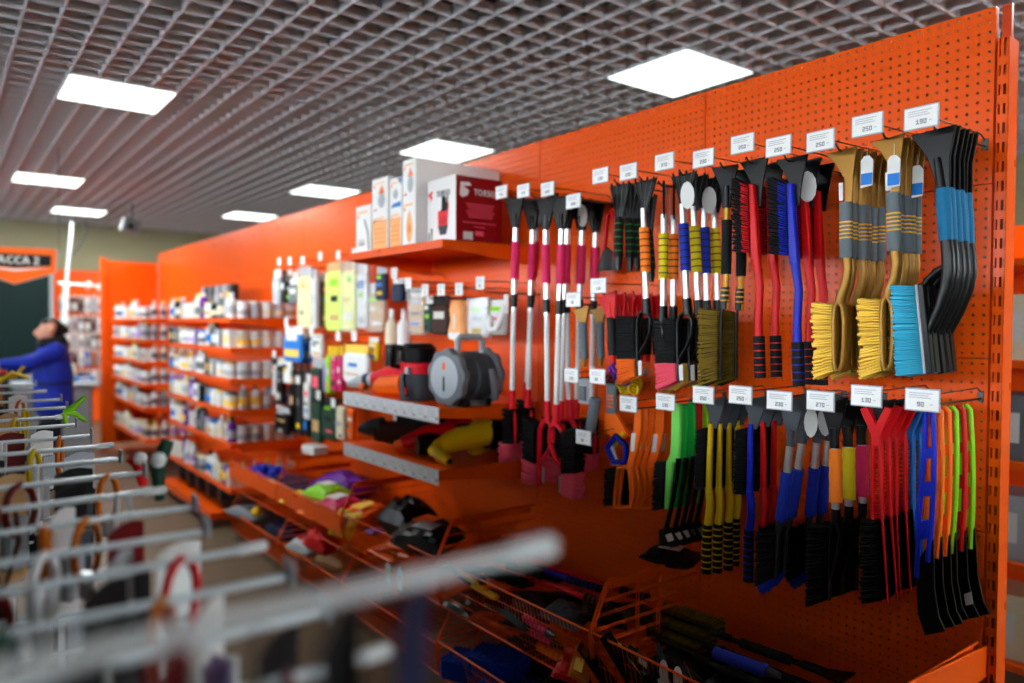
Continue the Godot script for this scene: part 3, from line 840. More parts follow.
	s.striped_brush = [
		["plate", "scraper_blade", "graphite", [Vector2(-0.0384, 0.0029), Vector2(0.0407, 0.0252), Vector2(0.0267, -0.0286), Vector2(0.0087, -0.0771), Vector2(-0.014, -0.0798), Vector2(-0.0224, -0.0335)], -0.01, -0.003, 0.001],
		["plate", "brush_back", "c1", [Vector2(-0.0162, -0.0643), Vector2(-0.0028, -0.0628), Vector2(0.0004, -0.2756), Vector2(-0.0187, -0.279)], -0.006, 0.006, 0.002],
		["bristle", "bristle_head", "black_hair", [Vector2(-0.0179, -0.0739), Vector2(-0.0206, -0.2762), Vector2(-0.0527, -0.0874), Vector2(-0.0557, -0.2794)], 0.03, 37, 6, 0.0030],
		["tube", "handle", "c1", [Vector2(-0.0104, -0.2649), Vector2(-0.003, -0.3013), Vector2(-0.0024, -0.339), Vector2(-0.0093, -0.3909)], [0.0131, 0.0125, 0.0125, 0.0131], 0.9],
		["tube", "grip", "rubber", [Vector2(-0.0102, -0.3816), Vector2(-0.009, -0.5363)], [0.0153], 1.0],
		["rings", "stripe", "c1", [Vector2(-0.0102, -0.3816), Vector2(-0.009, -0.5363)], [0.0158], 1.0, [0.1, 0.23, 0.36, 0.49, 0.62, 0.75, 0.88], 0.004],
	]
	s.bent_snow_brush = [
		["plate", "scraper_blade", "graphite", [Vector2(-0.0413, 0.0049), Vector2(0.0395, 0.0287), Vector2(0.0311, -0.0168), Vector2(0.0151, -0.0692), Vector2(0.0111, -0.1064), Vector2(-0.017, -0.1101), Vector2(-0.0208, -0.0734), Vector2(-0.0343, -0.029)], -0.004, 0.004, 0.001],
		["tube", "neck", "graphite", [Vector2(-0.0035, -0.0713), Vector2(-0.0074, -0.1174)], [0.013, 0.0125], 1.0],
		["tube", "shaft", "alu", [Vector2(-0.007, -0.1088), Vector2(-0.0202, -0.2051)], [0.0113], 1.0],
		["tube", "grip", "c1", [Vector2(-0.0182, -0.1933), Vector2(-0.023, -0.2286), Vector2(-0.0278, -0.264), Vector2(-0.033, -0.2996), Vector2(-0.0379, -0.3353)], [0.0176, 0.0164, 0.0176, 0.0164, 0.0173], 1.0],
		["tube", "socket", "dark_green_plastic", [Vector2(-0.038, -0.3296), Vector2(-0.047, -0.3751)], [0.0119, 0.0091], 1.0],
		["tube", "spine", "dark_green_plastic", [Vector2(-0.0465, -0.3662), Vector2(-0.0549, -0.5084)], [0.0062], 1.4],
		["bristle", "bristle_head", "black_hair", [Vector2(-0.0513, -0.3731), Vector2(-0.0588, -0.5095), Vector2(-0.1077, -0.38), Vector2(-0.112, -0.542)], 0.034, 29, 7, 0.0030],
		["bristle", "bristle_tip", "blue_hair", [Vector2(-0.0573, -0.5061), Vector2(-0.0603, -0.5187), Vector2(-0.1086, -0.5411), Vector2(-0.088, -0.559)], 0.034, 7, 7, 0.0030],
	]
	s.wide_tag = [["plate", "hang_tag", "paper", [Vector2(0.0249, -0.009), Vector2(0.0357, -0.015), Vector2(0.0435, -0.0295), Vector2(0.0468, -0.0501), Vector2(0.0442, -0.0713), Vector2(0.0369, -0.0876), Vector2(0.0263, -0.096), Vector2(0.0155, -0.0903), Vector2(0.0075, -0.0757), Vector2(0.004, -0.0549), Vector2(0.0068, -0.0333), Vector2(0.0143, -0.017)], 0.013, 0.0136, 0.0]]
	s.wavy_grip_brush = [
		["plate", "scraper_blade", "black", [Vector2(-0.0376, 0.0047), Vector2(0.0386, 0.0329), Vector2(0.0284, -0.0187), Vector2(0.0193, -0.0573), Vector2(0.0128, -0.0877), Vector2(-0.007, -0.0903), Vector2(-0.0132, -0.0611), Vector2(-0.0254, -0.0242)], -0.004, 0.004, 0.001],
		["tube", "neck", "black", [Vector2(0.0024, -0.0539), Vector2(0.0053, -0.1077)], [0.0124], 1.0],
		["tube", "shaft", "alu", [Vector2(0.0051, -0.0969), Vector2(0.0135, -0.285)], [0.0108], 1.0],
		["tube", "grip", "c1", [Vector2(0.0076, -0.11), Vector2(0.0081, -0.1262), Vector2(0.0088, -0.1451), Vector2(0.0097, -0.1639), Vector2(0.0103, -0.1827), Vector2(0.0112, -0.2015), Vector2(0.0118, -0.2203), Vector2(0.0129, -0.2526)], [0.0179, 0.0165, 0.0179, 0.0165, 0.0179, 0.0165, 0.0179, 0.017], 1.0],
		["tube", "socket", "black", [Vector2(0.0132, -0.2715), Vector2(0.0138, -0.3039)], [0.0124], 1.0],
		["tube", "handle", "black", [Vector2(0.0136, -0.2958), Vector2(0.0028, -0.3254), Vector2(-0.0021, -0.3729), Vector2(0.0005, -0.5227)], [0.0076, 0.0068, 0.0062, 0.006], 1.5],
		["tube", "handle", "black", [Vector2(0.0137, -0.2985), Vector2(0.0255, -0.3311), Vector2(0.0236, -0.3803), Vector2(0.0022, -0.4565)], [0.007, 0.0057, 0.0054, 0.0054], 1.2],
		["bristle", "bristle_head", "black_hair", [Vector2(-0.0059, -0.3218), Vector2(-0.0024, -0.5235), Vector2(-0.0584, -0.3334), Vector2(-0.0546, -0.556)], 0.034, 37, 7, 0.0032],
	]
	s.lattice_brush = [
		["plate", "yoke", "c1", [Vector2(-0.043, -0.0015), Vector2(-0.0234, 0.0081), Vector2(0.0006, -0.0357), Vector2(0.0239, 0.0124), Vector2(0.0426, 0.0066), Vector2(0.0126, -0.0649), Vector2(0.0118, -0.0905), Vector2(-0.0112, -0.0936), Vector2(-0.0117, -0.0679)], -0.006, 0.006, 0.002],
		["tube", "rail", "c1", [Vector2(-0.0099, -0.078), Vector2(-0.0073, -0.2811)], [0.0054], 1.6],
		["tube", "rail", "c1", [Vector2(0.0105, -0.0754), Vector2(0.0152, -0.2763)], [0.0054], 1.6],
		["rungs", "lattice", "c1", [Vector2(-0.0097, -0.0883), Vector2(-0.0073, -0.2811), Vector2(0.0107, -0.0856), Vector2(0.0152, -0.2763)], 17, 0.0056],
		["tube", "rib", "c1", [Vector2(0.015, -0.2687), Vector2(0.0234, -0.3792), Vector2(0.0316, -0.4842)], [0.0038, 0.0033, 0.0026], 1.0],
		["plate", "scraper_blade", "black", [Vector2(-0.021, 0.016), Vector2(0.0223, 0.0274), Vector2(0.0129, -0.0089), Vector2(0.0082, -0.0272), Vector2(-0.0059, -0.0288), Vector2(-0.0127, -0.0089)], -0.012, -0.007, 0.001],
		["bristle", "bristle_head", "black_hair", [Vector2(0.0089, -0.2802), Vector2(0.0189, -0.4829), Vector2(-0.0339, -0.2893), Vector2(-0.0301, -0.5028)], 0.034, 37, 7, 0.0032],
	]
	s.slotted_scraper = [
		["tube", "rail", "c1", [Vector2(-0.0023, 0.0022), Vector2(-0.009, -0.0106), Vector2(-0.0086, -0.0981), Vector2(-0.0128, -0.1841), Vector2(-0.0165, -0.2583), Vector2(-0.0148, -0.4127)], [0.0063, 0.006, 0.006, 0.0063, 0.0065, 0.0068], 1.2],
		["tube", "rail", "c1", [Vector2(-0.0023, 0.0022), Vector2(0.0082, -0.0089), Vector2(0.0132, -0.0951), Vector2(0.0148, -0.1793), Vector2(0.0139, -0.252), Vector2(0.0092, -0.3672)], [0.0063, 0.006, 0.006, 0.006, 0.0063, 0.0068], 1.2],
		["plate", "bridge", "c1", [Vector2(-0.0086, -0.0932), Vector2(0.0131, -0.0878), Vector2(0.0136, -0.1143), Vector2(-0.0093, -0.1201)], -0.005, 0.005, 0.001],
		["plate", "bridge", "c1", [Vector2(-0.0129, -0.1768), Vector2(0.0146, -0.1697), Vector2(0.0153, -0.2058), Vector2(-0.0134, -0.2136)], -0.005, 0.005, 0.001],
		["plate", "bridge", "c1", [Vector2(-0.0157, -0.2753), Vector2(0.014, -0.2616), Vector2(0.0138, -0.3077), Vector2(-0.016, -0.322)], -0.005, 0.005, 0.001],
		["plate", "scraper_blade", "black", [Vector2(-0.0156, -0.3736), Vector2(0.0084, -0.326), Vector2(0.0195, -0.3112), Vector2(0.0263, -0.4304), Vector2(0.0388, -0.4943), Vector2(0.0549, -0.5227), Vector2(0.0079, -0.5481), Vector2(-0.0092, -0.5022), Vector2(-0.015, -0.4423)], -0.003, 0.003, 0.001],
	]
	s.blade_label = [["plate", "barcode_label", "paper", [Vector2(0.0181, -0.4765), Vector2(0.0359, -0.4638), Vector2(0.041, -0.4936), Vector2(0.0231, -0.5041)], 0.0032, 0.0038, 0.0]]
	return s


func tool_mesh(key: String, p: Array, k := 0) -> ArrayMesh:
	var id := "%s/%s" % [key, k]
	if cache.has(id):
		return cache[id]
	var s := Shape.new()
	var a: Array = p[3]
	if p[0] == "plate":
		s.plate(a, p[4], p[5], p[6])
	elif p[0] == "tube":
		s.tube(v3(a), p[4], 10, p[5])
	elif p[0] == "loop":
		s.tube(v3(a), p[4], 8, p[5], true)
	elif p[0] == "bristle":
		s.bristle(a[0], a[1], a[2], a[3], p[4], p[5], p[6], p[7], hash(key) % 1000)
	elif p[0] == "rings":
		var d: Vector2 = (a[1] - a[0]).normalized()
		var c: Vector2 = a[0].lerp(a[1], p[6][k])
		var h: float = p[7] / 2
		var r: float = p[4][0]
		s.tube(v3([c - d * h, c - d * h * 0.6, c + d * h * 0.6, c + d * h]), [r * 0.97, r, r, r * 0.97], 10, p[5])
	elif p[0] == "rungs":
		for i in int(p[4]):
			var f: float = (i + 0.5) / p[4]
			s.tube(v3([a[0].lerp(a[1], f), a[2].lerp(a[3], f)]), [p[5] * 0.55], 5, 1.4, false, false)
	cache[id] = s.mesh()
	return cache[id]


var SPEC := {}


func hand_tool(kind: String, called: String, label: String, category: String, group: String, at: Vector3, colors := {}, swing := Vector3.ZERO, extra := []) -> Node3D:
	var o := thing(called, label, category, at, 0.0, group)
	o.rotation = Vector3(0, -PI / 2, 0)
	o.basis = o.basis * Basis.from_euler(swing)
	var before: Node = o
	for x in [kind] + extra:
		var list: Array = SPEC[x]
		for i in list.size():
			var p: Array = list[i]
			var m: Material = M[colors.get(p[2], p[2])]
			if p[0] == "rings":
				for k in p[6].size():
					part(p[1], tool_mesh("%s%d" % [x, i], p, k), m, before)
			else:
				before = part(p[1], tool_mesh("%s%d" % [x, i], p), m, o)
	return o


# single-prong hook; a price card hangs at the end of a second wire above it
func peg_hook(label: String, at: Vector3, card := Vector3.ZERO, price := "") -> void:
	var o := thing("display_hook", label, "hook", Vector3(WALL, at.y, at.z), 0.0, "hooks with price cards on the wall")
	var l := WALL - at.x + 0.03
	part("prong", Shape.new().tube([Vector3(0, 0.006, 0), Vector3(-l + 0.015, 0.006, 0), Vector3(-l, 0.02, 0)], [0.0028], 6).mesh(), M.wire, o)
	part("base_plate", box(Vector3(0.003, 0.03, 0.014), 0.0, Vector3(-0.002, 0.012, 0)), M.wire, o)
	if price:
		var c := card - o.position
		part("price_wire", Shape.new().tube([Vector3(0, 0.022, 0), Vector3(-0.03, c.y + 0.012, c.z * 0.2), c + Vector3(0.004, 0.008, 0)], [0.0016], 5).mesh(), M.wire, o)
		var f := part("card_holder", Shape.new().box(Vector3.ZERO, Vector3(0.08, 0.054, 0.0015)).mesh(), M.light_grey, o)
		f.rotation.y = -PI / 2
		f.position = c + Vector3(0.0025, 0, 0)
		var q := part("price_card", Shape.new().card(0.074, 0.048).mesh(), M["card" + price], o)
		q.rotation.y = -PI / 2
		q.position = c


# tools one behind another on a hook: the front one first
func stack(kind: String, called: String, desc: Array, category: String, group: String, at: Vector3, dx: float, colors: Array, tilt := 0.02, extras := {}, yaw := 0.0) -> void:
	var n := colors.size()
	for i in n:
		var d: String = desc[0].replace("%s", desc[1][i]) if desc.size() > 1 else desc[0]
		var which: String = "in front" if i == 0 else ("at the back" if i == n - 1 else "%s from the front" % NTH[i])
		if n == 1:
			which = "alone on its hook"
		var swing := Vector3(rng.randf_range(-0.01, 0.01), yaw + rng.randf_range(-0.06, 0.06), rng.randf_range(-tilt, tilt))
		hand_tool(kind, called, "%s, %s" % [d.strip_edges(), which], category, group, at + Vector3(dx * i, rng.randf_range(-0.004, 0.002) if i else 0.0, 0), colors[i], swing, extras.get(i, []))


func rep(a: Dictionary, n: int) -> Array:
	var r := []
	for i in n:
		r.append(a)
	return r


func hanging_tools() -> void:
	SPEC = specs()
	var t := {"c1": "turquoise", "c2": "turquoise_hair"}
	# upper row, from the near end
	stack("arched_brush", "snow_brush", ["black arched snow brush with turquoise grip and bristles"], "brush", "turquoise brushes on the upper row", Vector3(1.92, 2.0165, -0.8182), 0.0247, rep(t, 6))
	peg_hook("hook and card above the turquoise brushes", Vector3(1.92, 2.0165, -0.8182), Vector3(1.84, 2.0396, -0.8226), "190")
	stack("loop_brush", "loop_brush", ["gold loop brush with straw bristles beside the turquoise brushes"], "brush", "gold brushes, near hook", Vector3(1.92, 2.0174, -0.9379), 0.0311, rep({}, 5))
	peg_hook("hook and card above the gold brushes next to the turquoise ones", Vector3(1.92, 2.0174, -0.9379), Vector3(1.84, 2.0486, -0.9516), "250")
	stack("loop_brush", "loop_brush", ["gold loop brush with straw bristles next to the red brushes"], "brush", "gold brushes, far hook", Vector3(1.92, 2.0084, -1.0595), 0.0342, rep({}, 6))
	peg_hook("hook and card above the gold brushes next to the red ones", Vector3(1.92, 2.0084, -1.0595), Vector3(1.84, 2.0325, -1.0762), "250")
	for q in [[Vector3(1.93, 1.9495, -0.9959), "blue and white paper tag hanging between the two gold brush hooks"], [Vector3(1.91, 1.9346, -0.9166), "blue and white paper tag hanging from the gold brushes, larger one"], [Vector3(1.99, 1.9162, -0.8964), "blue and white paper tag between gold and turquoise brushes"]]:
		var o := thing("paper_tag", q[1], "tag", q[0], -PI / 2, "paper tags on the gold brushes")
		part("card", Shape.new().plate([Vector2(-0.016, -0.04), Vector2(0.016, -0.036), Vector2(0.016, 0.03), Vector2(0.006, 0.042), Vector2(-0.008, 0.042), Vector2(-0.016, 0.032)], 0.0, 0.001).mesh(), M.paper, o)
		part("blue_print", box(Vector3(0.03, 0.03, 0.0004), 0.0, Vector3(0, -0.018, 0.0014)), M.sky_blue, o)
		part("string", Shape.new().tube([Vector3(0, 0.035, 0.001), Vector3(0, 0.07, 0.0)], [0.0008], 4).mesh(), M.paper, o)
	stack("long_brush", "long_brush", ["%s long-bristled ice brush below the second red-and-blue card", ["blue", "red", "red"]], "brush", "red and blue brushes on the upper row", Vector3(1.92, 2.0072, -1.213), 0.07, [{"c1": "blue"}, {"c1": "red"}, {"c1": "red"}], 0.015, {0: [], 1: ["hang_tag"]})
	peg_hook("hook and card above the blue long-bristled brush", Vector3(1.92, 2.0072, -1.213), Vector3(1.84, 2.0408, -1.1998), "250")
	stack("long_brush", "long_brush", ["%s long-bristled ice brush beside the gold telescopic brush", ["red", "red"]], "brush", "red and blue brushes on the upper row", Vector3(1.92, 2.0219, -1.3377), 0.085, [{"c1": "red"}, {"c1": "red"}], 0.015)
	peg_hook("hook and card above the red long-bristled brush", Vector3(1.92, 2.0219, -1.3377), Vector3(1.84, 2.0692, -1.3163), "250")
	stack("telescopic_brush", "telescopic_brush", ["telescopic brush with golden shaft, black grip and olive bristles"], "brush", "telescopic brushes", Vector3(1.95, 2.029, -1.4521), 0.075, rep({}, 2))
	peg_hook("hook and card above the telescopic brushes", Vector3(1.95, 2.029, -1.4521), Vector3(1.84, 2.0512, -1.454), "230")
	var blue := {"c1": "grip_blue", "c2": "pink_hair"}
	var yellow := {"c1": "grip_yellow", "c2": "straw"}
	var orange := {"c1": "grip_orange", "c2": "orange_hair"}
	stack("snow_brush", "snow_brush", ["aluminium snow brush with %s ringed grip beside the telescopic brushes", ["blue", "yellow", "blue", "yellow"]], "brush", "aluminium brushes with ringed grips", Vector3(1.92, 2.0241, -1.588), 0.055, [blue, yellow, blue, yellow], 0.02, {0: ["hang_tag"], 2: ["hang_tag"]})
	peg_hook("hook and card above the blue-gripped aluminium brush", Vector3(1.92, 2.0241, -1.588), Vector3(1.84, 2.0661, -1.607), "270")
	stack("snow_brush", "snow_brush", ["aluminium snow brush with %s ringed grip on the middle hook", ["yellow", "orange"]], "brush", "aluminium brushes with ringed grips", Vector3(1.92, 2.001, -1.6756), 0.05, [yellow, orange], 0.02, {1: ["hang_tag"]}, -0.9)
	peg_hook("bare hook carrying the yellow-gripped aluminium brush", Vector3(1.92, 2.001, -1.6756))
	stack("snow_brush", "snow_brush", ["aluminium snow brush with orange ringed grip and orange bristle tips"], "brush", "aluminium brushes with ringed grips", Vector3(1.92, 2.0289, -1.7555), 0.05, [orange], 0.01, {})
	peg_hook("hook and card above the orange-gripped aluminium brush", Vector3(1.92, 2.0296, -1.7601), Vector3(1.84, 2.0589, -1.7632), "230")
	stack("short_scraper", "ice_scraper", ["short black ice scraper with green-ringed grip"], "scraper", "green-ringed ice scrapers", Vector3(1.95, 2.0436, -1.9072), 0.045, rep({}, 3), 0.03)
	hand_tool("short_scraper", "ice_scraper", "short black green-ringed ice scraper hanging askew behind the orange grip", "scraper", "green-ringed ice scrapers", Vector3(2.06, 2.002, -1.8827), {}, Vector3(0, 0, 0.1))
	peg_hook("hook and card above the green-ringed ice scrapers", Vector3(1.95, 2.0436, -1.9072), Vector3(1.84, 2.0658, -1.8965), "130")
	var rs := thing("wiper_scraper", "red and black hand scraper hanging blade down left of the green-ringed ones", "scraper", Vector3(2.1, 1.9876, -2.1068), -PI / 2)
	part("handle", Shape.new().tube([Vector3(-0.03, -0.15, 0), Vector3(-0.02, -0.06, 0), Vector3(-0.012, -0.01, 0), Vector3(0.01, 0, 0), Vector3(0.03, -0.05, 0), Vector3(0.035, -0.19, 0)], [0.008, 0.009, 0.009, 0.01, 0.011, 0.009], 8, 1.2).mesh(), M.red, rs)
	part("blade", Shape.new().plate([Vector2(-0.07, -0.23), Vector2(0.055, -0.225), Vector2(0.035, -0.17), Vector2(-0.025, -0.13)], -0.005, 0.005, 0.001).mesh(), M.black, rs)
	var pk := {"c1": "grip_pink"}
	var g := "long snow brushes with pink grips"
	stack("long_snow_brush", "long_snow_brush", ["long pink-gripped snow brush at the shelf end of the row"], "brush", g, Vector3(1.92, 2.0672, -2.4833), 0.09, rep(pk, 2), 0.01)
	hand_tool("long_snow_brush", "long_snow_brush", "long pink-gripped snow brush leaning behind the shelf-end pair", "brush", g, Vector3(2.08, 2.087, -2.5405), pk, Vector3(0, 0.3, -0.035))
	peg_hook("hook and card above the shelf-end pink-gripped brushes", Vector3(1.92, 2.0672, -2.4833), Vector3(1.84, 2.0861, -2.4738), "270")
	stack("forked_snow_brush", "long_snow_brush", ["long pink-gripped snow brush whose bristles point to the shelves"], "brush", g, Vector3(1.92, 2.041, -2.2766), 0.1, rep(pk, 2), 0.01, {}, PI)
	peg_hook("hook and card above the pink-gripped brushes beside the shelf-end ones", Vector3(1.92, 2.0497, -2.3452), Vector3(1.84, 2.0725, -2.3286), "270")
	stack("forked_snow_brush", "long_snow_brush", ["long pink-gripped snow brush whose bristles point away from the shelves"], "brush", g, Vector3(1.92, 2.0342, -2.1928), 0.085, rep(pk, 1), 0.01)
	stack("long_snow_brush", "long_snow_brush", ["long pink-gripped snow brush behind the foremost forked one"], "brush", g, Vector3(1.98, 2.0408, -2.2254), 0.075, rep(pk, 3), 0.01, {1: ["hang_tag"]})
	peg_hook("hook and card above the foremost forked pink-gripped brush", Vector3(1.92, 2.0303, -2.1928), Vector3(1.84, 2.0583, -2.1821), "250")
	peg_hook("low hook and card beside the heads of the pink-gripped brushes", Vector3(1.92, 2.005, -2.052), Vector3(1.84, 1.9947, -2.0353), "250")
	# short tools of the middle row
	stack("scoop_scraper", "ice_scraper", ["short red ice scraper with black grip"], "scraper", "red ice scrapers", Vector3(1.9, 1.6488, -1.9224), 0.0462, rep({}, 6), 0.03)
	peg_hook("hook and card above the short red ice scrapers", Vector3(1.9, 1.6488, -1.9224), Vector3(1.84, 1.6834, -1.9017), "130")
	stack("gold_scraper", "ice_scraper", ["short gold ice scraper with ribbed grey grip"], "scraper", "gold ice scrapers", Vector3(1.93, 1.6085, -2.0908), 0.09, rep({}, 3), 0.03)
	peg_hook("hook and card above the short gold ice scrapers", Vector3(1.93, 1.616, -2.0909), Vector3(1.84, 1.6371, -2.0311), "90")
	peg_hook("hook and card beside the heads of the pink brushes, lower pair", Vector3(1.95, 1.3316, -2.1489), Vector3(1.84, 1.3597, -2.0387), "130")
	peg_hook("hook and card above the purple and yellow sponges", Vector3(1.95, 1.3485, -2.0005), Vector3(1.84, 1.3642, -1.9027), "90")
	small_wares()
	# lower row, from the near end
	stack("slotted_scraper", "ice_scraper", ["%s slotted ice scraper with a black blade", ["blue", "orange", "orange", "lime green", "red", "lime green"]], "scraper", "slotted ice scrapers", Vector3(1.9, 1.3463, -0.8154), 0.0422, [{"c1": "blue"}, {"c1": "orange"}, {"c1": "orange"}, {"c1": "lime"}, {"c1": "red"}, {"c1": "lime"}], 0.02, {4: ["blade_label"]})
	peg_hook("hook and card above the slotted ice scrapers", Vector3(1.9, 1.3512, -0.8155), Vector3(1.84, 1.3746, -0.808), "90")
	stack("lattice_brush", "lattice_brush", ["%s lattice-handled snow brush with black bristles", ["red", "red", "red", "red", "sky blue", "sky blue"]], "brush", "lattice-handled brushes", Vector3(1.9, 1.3341, -0.9437), 0.044, [{"c1": "red"}, {"c1": "red"}, {"c1": "red"}, {"c1": "red"}, {"c1": "sky_blue"}, {"c1": "sky_blue"}], 0.015)
	peg_hook("hook and card above the red lattice-handled brushes", Vector3(1.9, 1.3392, -0.9438), Vector3(1.84, 1.3732, -0.9421), "130")
	stack("wavy_grip_brush", "snow_brush", ["black snow brush with %s wavy grip", ["orange", "yellow", "pink"]], "brush", "brushes with wavy grips", Vector3(1.92, 1.326, -1.0701), 0.07, [{"c1": "grip_orange"}, {"c1": "grip_yellow"}, {"c1": "grip_pink"}], 0.015)
	peg_hook("hook and card above the orange wavy-gripped brush", Vector3(1.92, 1.326, -1.0701), Vector3(1.84, 1.3502, -1.0645), "270")
	stack("bent_snow_brush", "snow_brush", ["aluminium snow brush with blue wavy grip and dark bristles"], "brush", "blue wavy-gripped brushes", Vector3(1.92, 1.3231, -1.1922), 0.065, rep({"c1": "grip_blue"}, 4), 0.06, {1: ["wide_tag"], 2: ["wide_tag"]})
	peg_hook("hook and card above the blue wavy-gripped brushes", Vector3(1.92, 1.3231, -1.1922), Vector3(1.84, 1.3411, -1.1852), "230")
	stack("striped_brush", "long_brush", ["%s ice brush with ringed black grip, lower row", ["blue", "red", "red"]], "brush", "ringed ice brushes on the lower row", Vector3(1.92, 1.3175, -1.3196), 0.06, [{"c1": "blue"}, {"c1": "red"}, {"c1": "red"}], 0.015)
	peg_hook("hook and card above the blue ringed ice brush", Vector3(1.92, 1.3175, -1.3196), Vector3(1.84, 1.3462, -1.3117), "250")
	stack("striped_brush", "long_brush", ["yellow ice brush with yellow-ringed black grip"], "brush", "ringed ice brushes on the lower row", Vector3(1.92, 1.3017, -1.4634), 0.045, rep({"c1": "yellow"}, 4), 0.02)
	peg_hook("hook and card above the yellow ringed ice brushes", Vector3(1.92, 1.3017, -1.4634), Vector3(1.84, 1.3357, -1.4433), "250")
	stack("paddle_brush", "paddle_brush", ["%s paddle-handled ice brush with a black scraper below", ["light green", "green", "green", "red", "lime green"]], "brush", "paddle-handled ice brushes", Vector3(1.93, 1.2795, -1.6312), 0.035, [{"c1": "light_green"}, {"c1": "green"}, {"c1": "green"}, {"c1": "red"}, {"c1": "lime"}], 0.015)
	peg_hook("hook and card above the light green ice brush", Vector3(1.93, 1.2861, -1.6313), Vector3(1.84, 1.3015, -1.592), "130")
	stack("frame_brush", "frame_brush", ["orange frame brush with white label, behind the light green brush"], "brush", "orange frame brushes", Vector3(2, 1.2478, -1.739), 0.045, rep({}, 2), 0.01)
	stack("frame_brush", "frame_brush", ["orange frame brush with white label on the near hook"], "brush", "orange frame brushes", Vector3(1.93, 1.2523, -1.777), 0.032, rep({}, 5), 0.015)
	peg_hook("hook and card above the orange frame brushes", Vector3(1.93, 1.2523, -1.777), Vector3(1.84, 1.2807, -1.7528), "190")
	peg_hook("low hook with price card left of the blue and yellow scraper", Vector3(1.95, 1.11, -2.0621), Vector3(1.84, 1.1405, -1.9719), "90")


func small_wares() -> void:
	var o := thing("putty_knife", "orange scraper with a striped grey handle above the orange frame brushes", "scraper", Vector3(2.05, 1.3498, -2.0379), -PI / 2)
	part("handle", box(Vector3(0.05, 0.12, 0.02), 0.006, Vector3(0, -0.09, 0)), M.grey_foam, o)
	for k in 4:
		part("stripe", box(Vector3(0.03, 0.006, 0.003), 0.0, Vector3(0.004, -0.075 - k * 0.014, 0.0105)), M.orange, o)
	part("blade_cover", Shape.new().plate([Vector2(-0.03, -0.14), Vector2(0.03, -0.14), Vector2(0.1, -0.22), Vector2(0.03, -0.25), Vector2(-0.03, -0.21)], -0.01, 0.01, 0.003).mesh(), M.orange, o)
	var r := thing("grip_roller", "grey foam tube hanging below the small white price cards", "roller", Vector3(2, 1.2645, -2.0836), -PI / 2)
	part("foam", Shape.new().tube([Vector3(0.01, 0, 0), Vector3(-0.02, -0.13, 0)], [0.022], 12).mesh(), M.grey_foam, r)
	part("loop", Shape.new().tube([Vector3(0.01, -0.01, 0), Vector3(0.015, 0.05, 0)], [0.002], 5).mesh(), M.wire, r)
	var b := thing("blister_card", "small grey tool on a card between the white price cards", "packet", Vector3(2, 1.3378, -2.1405), -PI / 2)
	part("card", box(Vector3(0.06, 0.1, 0.002), 0.0, Vector3(0, -0.05, 0)), M.light_grey, b)
	part("tool", box(Vector3(0.035, 0.055, 0.014), 0.004, Vector3(0, -0.06, 0.008)), M.mid_grey, b)
	for q in [[Vector3(2.02, 1.3702, -1.9666), "purple", "purple mesh sponge"], [Vector3(2.06, 1.3316, -1.9584), "yellow", "yellow mesh sponge"], [Vector3(2.1, 1.3147, -2.0708), "wine", "dark red mesh sponge"]]:
		var e := thing("mesh_sponge", "%s bunched above the putty knife" % q[2], "sponge", q[0], 0.0, "mesh sponges")
		var s := Shape.new()
		var g := RandomNumberGenerator.new()
		g.seed = hash(q[1])
		for k in 9:
			var c := Vector3(g.randf_range(-0.02, 0.02), g.randf_range(-0.03, 0.03), g.randf_range(-0.03, 0.03))
			var pts := []
			for w in 8:
				pts.append(c + Vector3(0.004 * sin(3 * w), cos(TAU * w / 8) * 0.022, sin(TAU * w / 8) * 0.024))
			s.tube(pts, [0.006], 5, 1.0, true)
		part("mesh_roll", s.mesh(), M[q[1]], e)
	var y := thing("ring_scraper", "blue, white and yellow ring scraper left of the orange frame brushes", "scraper", Vector3(2.02, 1.1287, -1.9842), -PI / 2)
	part("frame", Shape.new().tube([Vector3(0.0, 0, 0), Vector3(0.05, -0.03, 0), Vector3(0.055, -0.09, 0), Vector3(-0.01, -0.1, 0), Vector3(-0.045, -0.05, 0)], [0.011], 8, 1.2, true).mesh(), M.blue, y)
	part("blade", Shape.new().plate([Vector2(-0.05, -0.04), Vector2(-0.03, -0.03), Vector2(0.01, -0.11), Vector2(-0.03, -0.115)], -0.012, -0.006).mesh(), M.white, y)
	part("clip", Shape.new().plate([Vector2(-0.07, -0.06), Vector2(0.02, 0.02), Vector2(0.03, 0.01), Vector2(-0.05, -0.085)], -0.018, -0.013).mesh(), M.yellow, y)


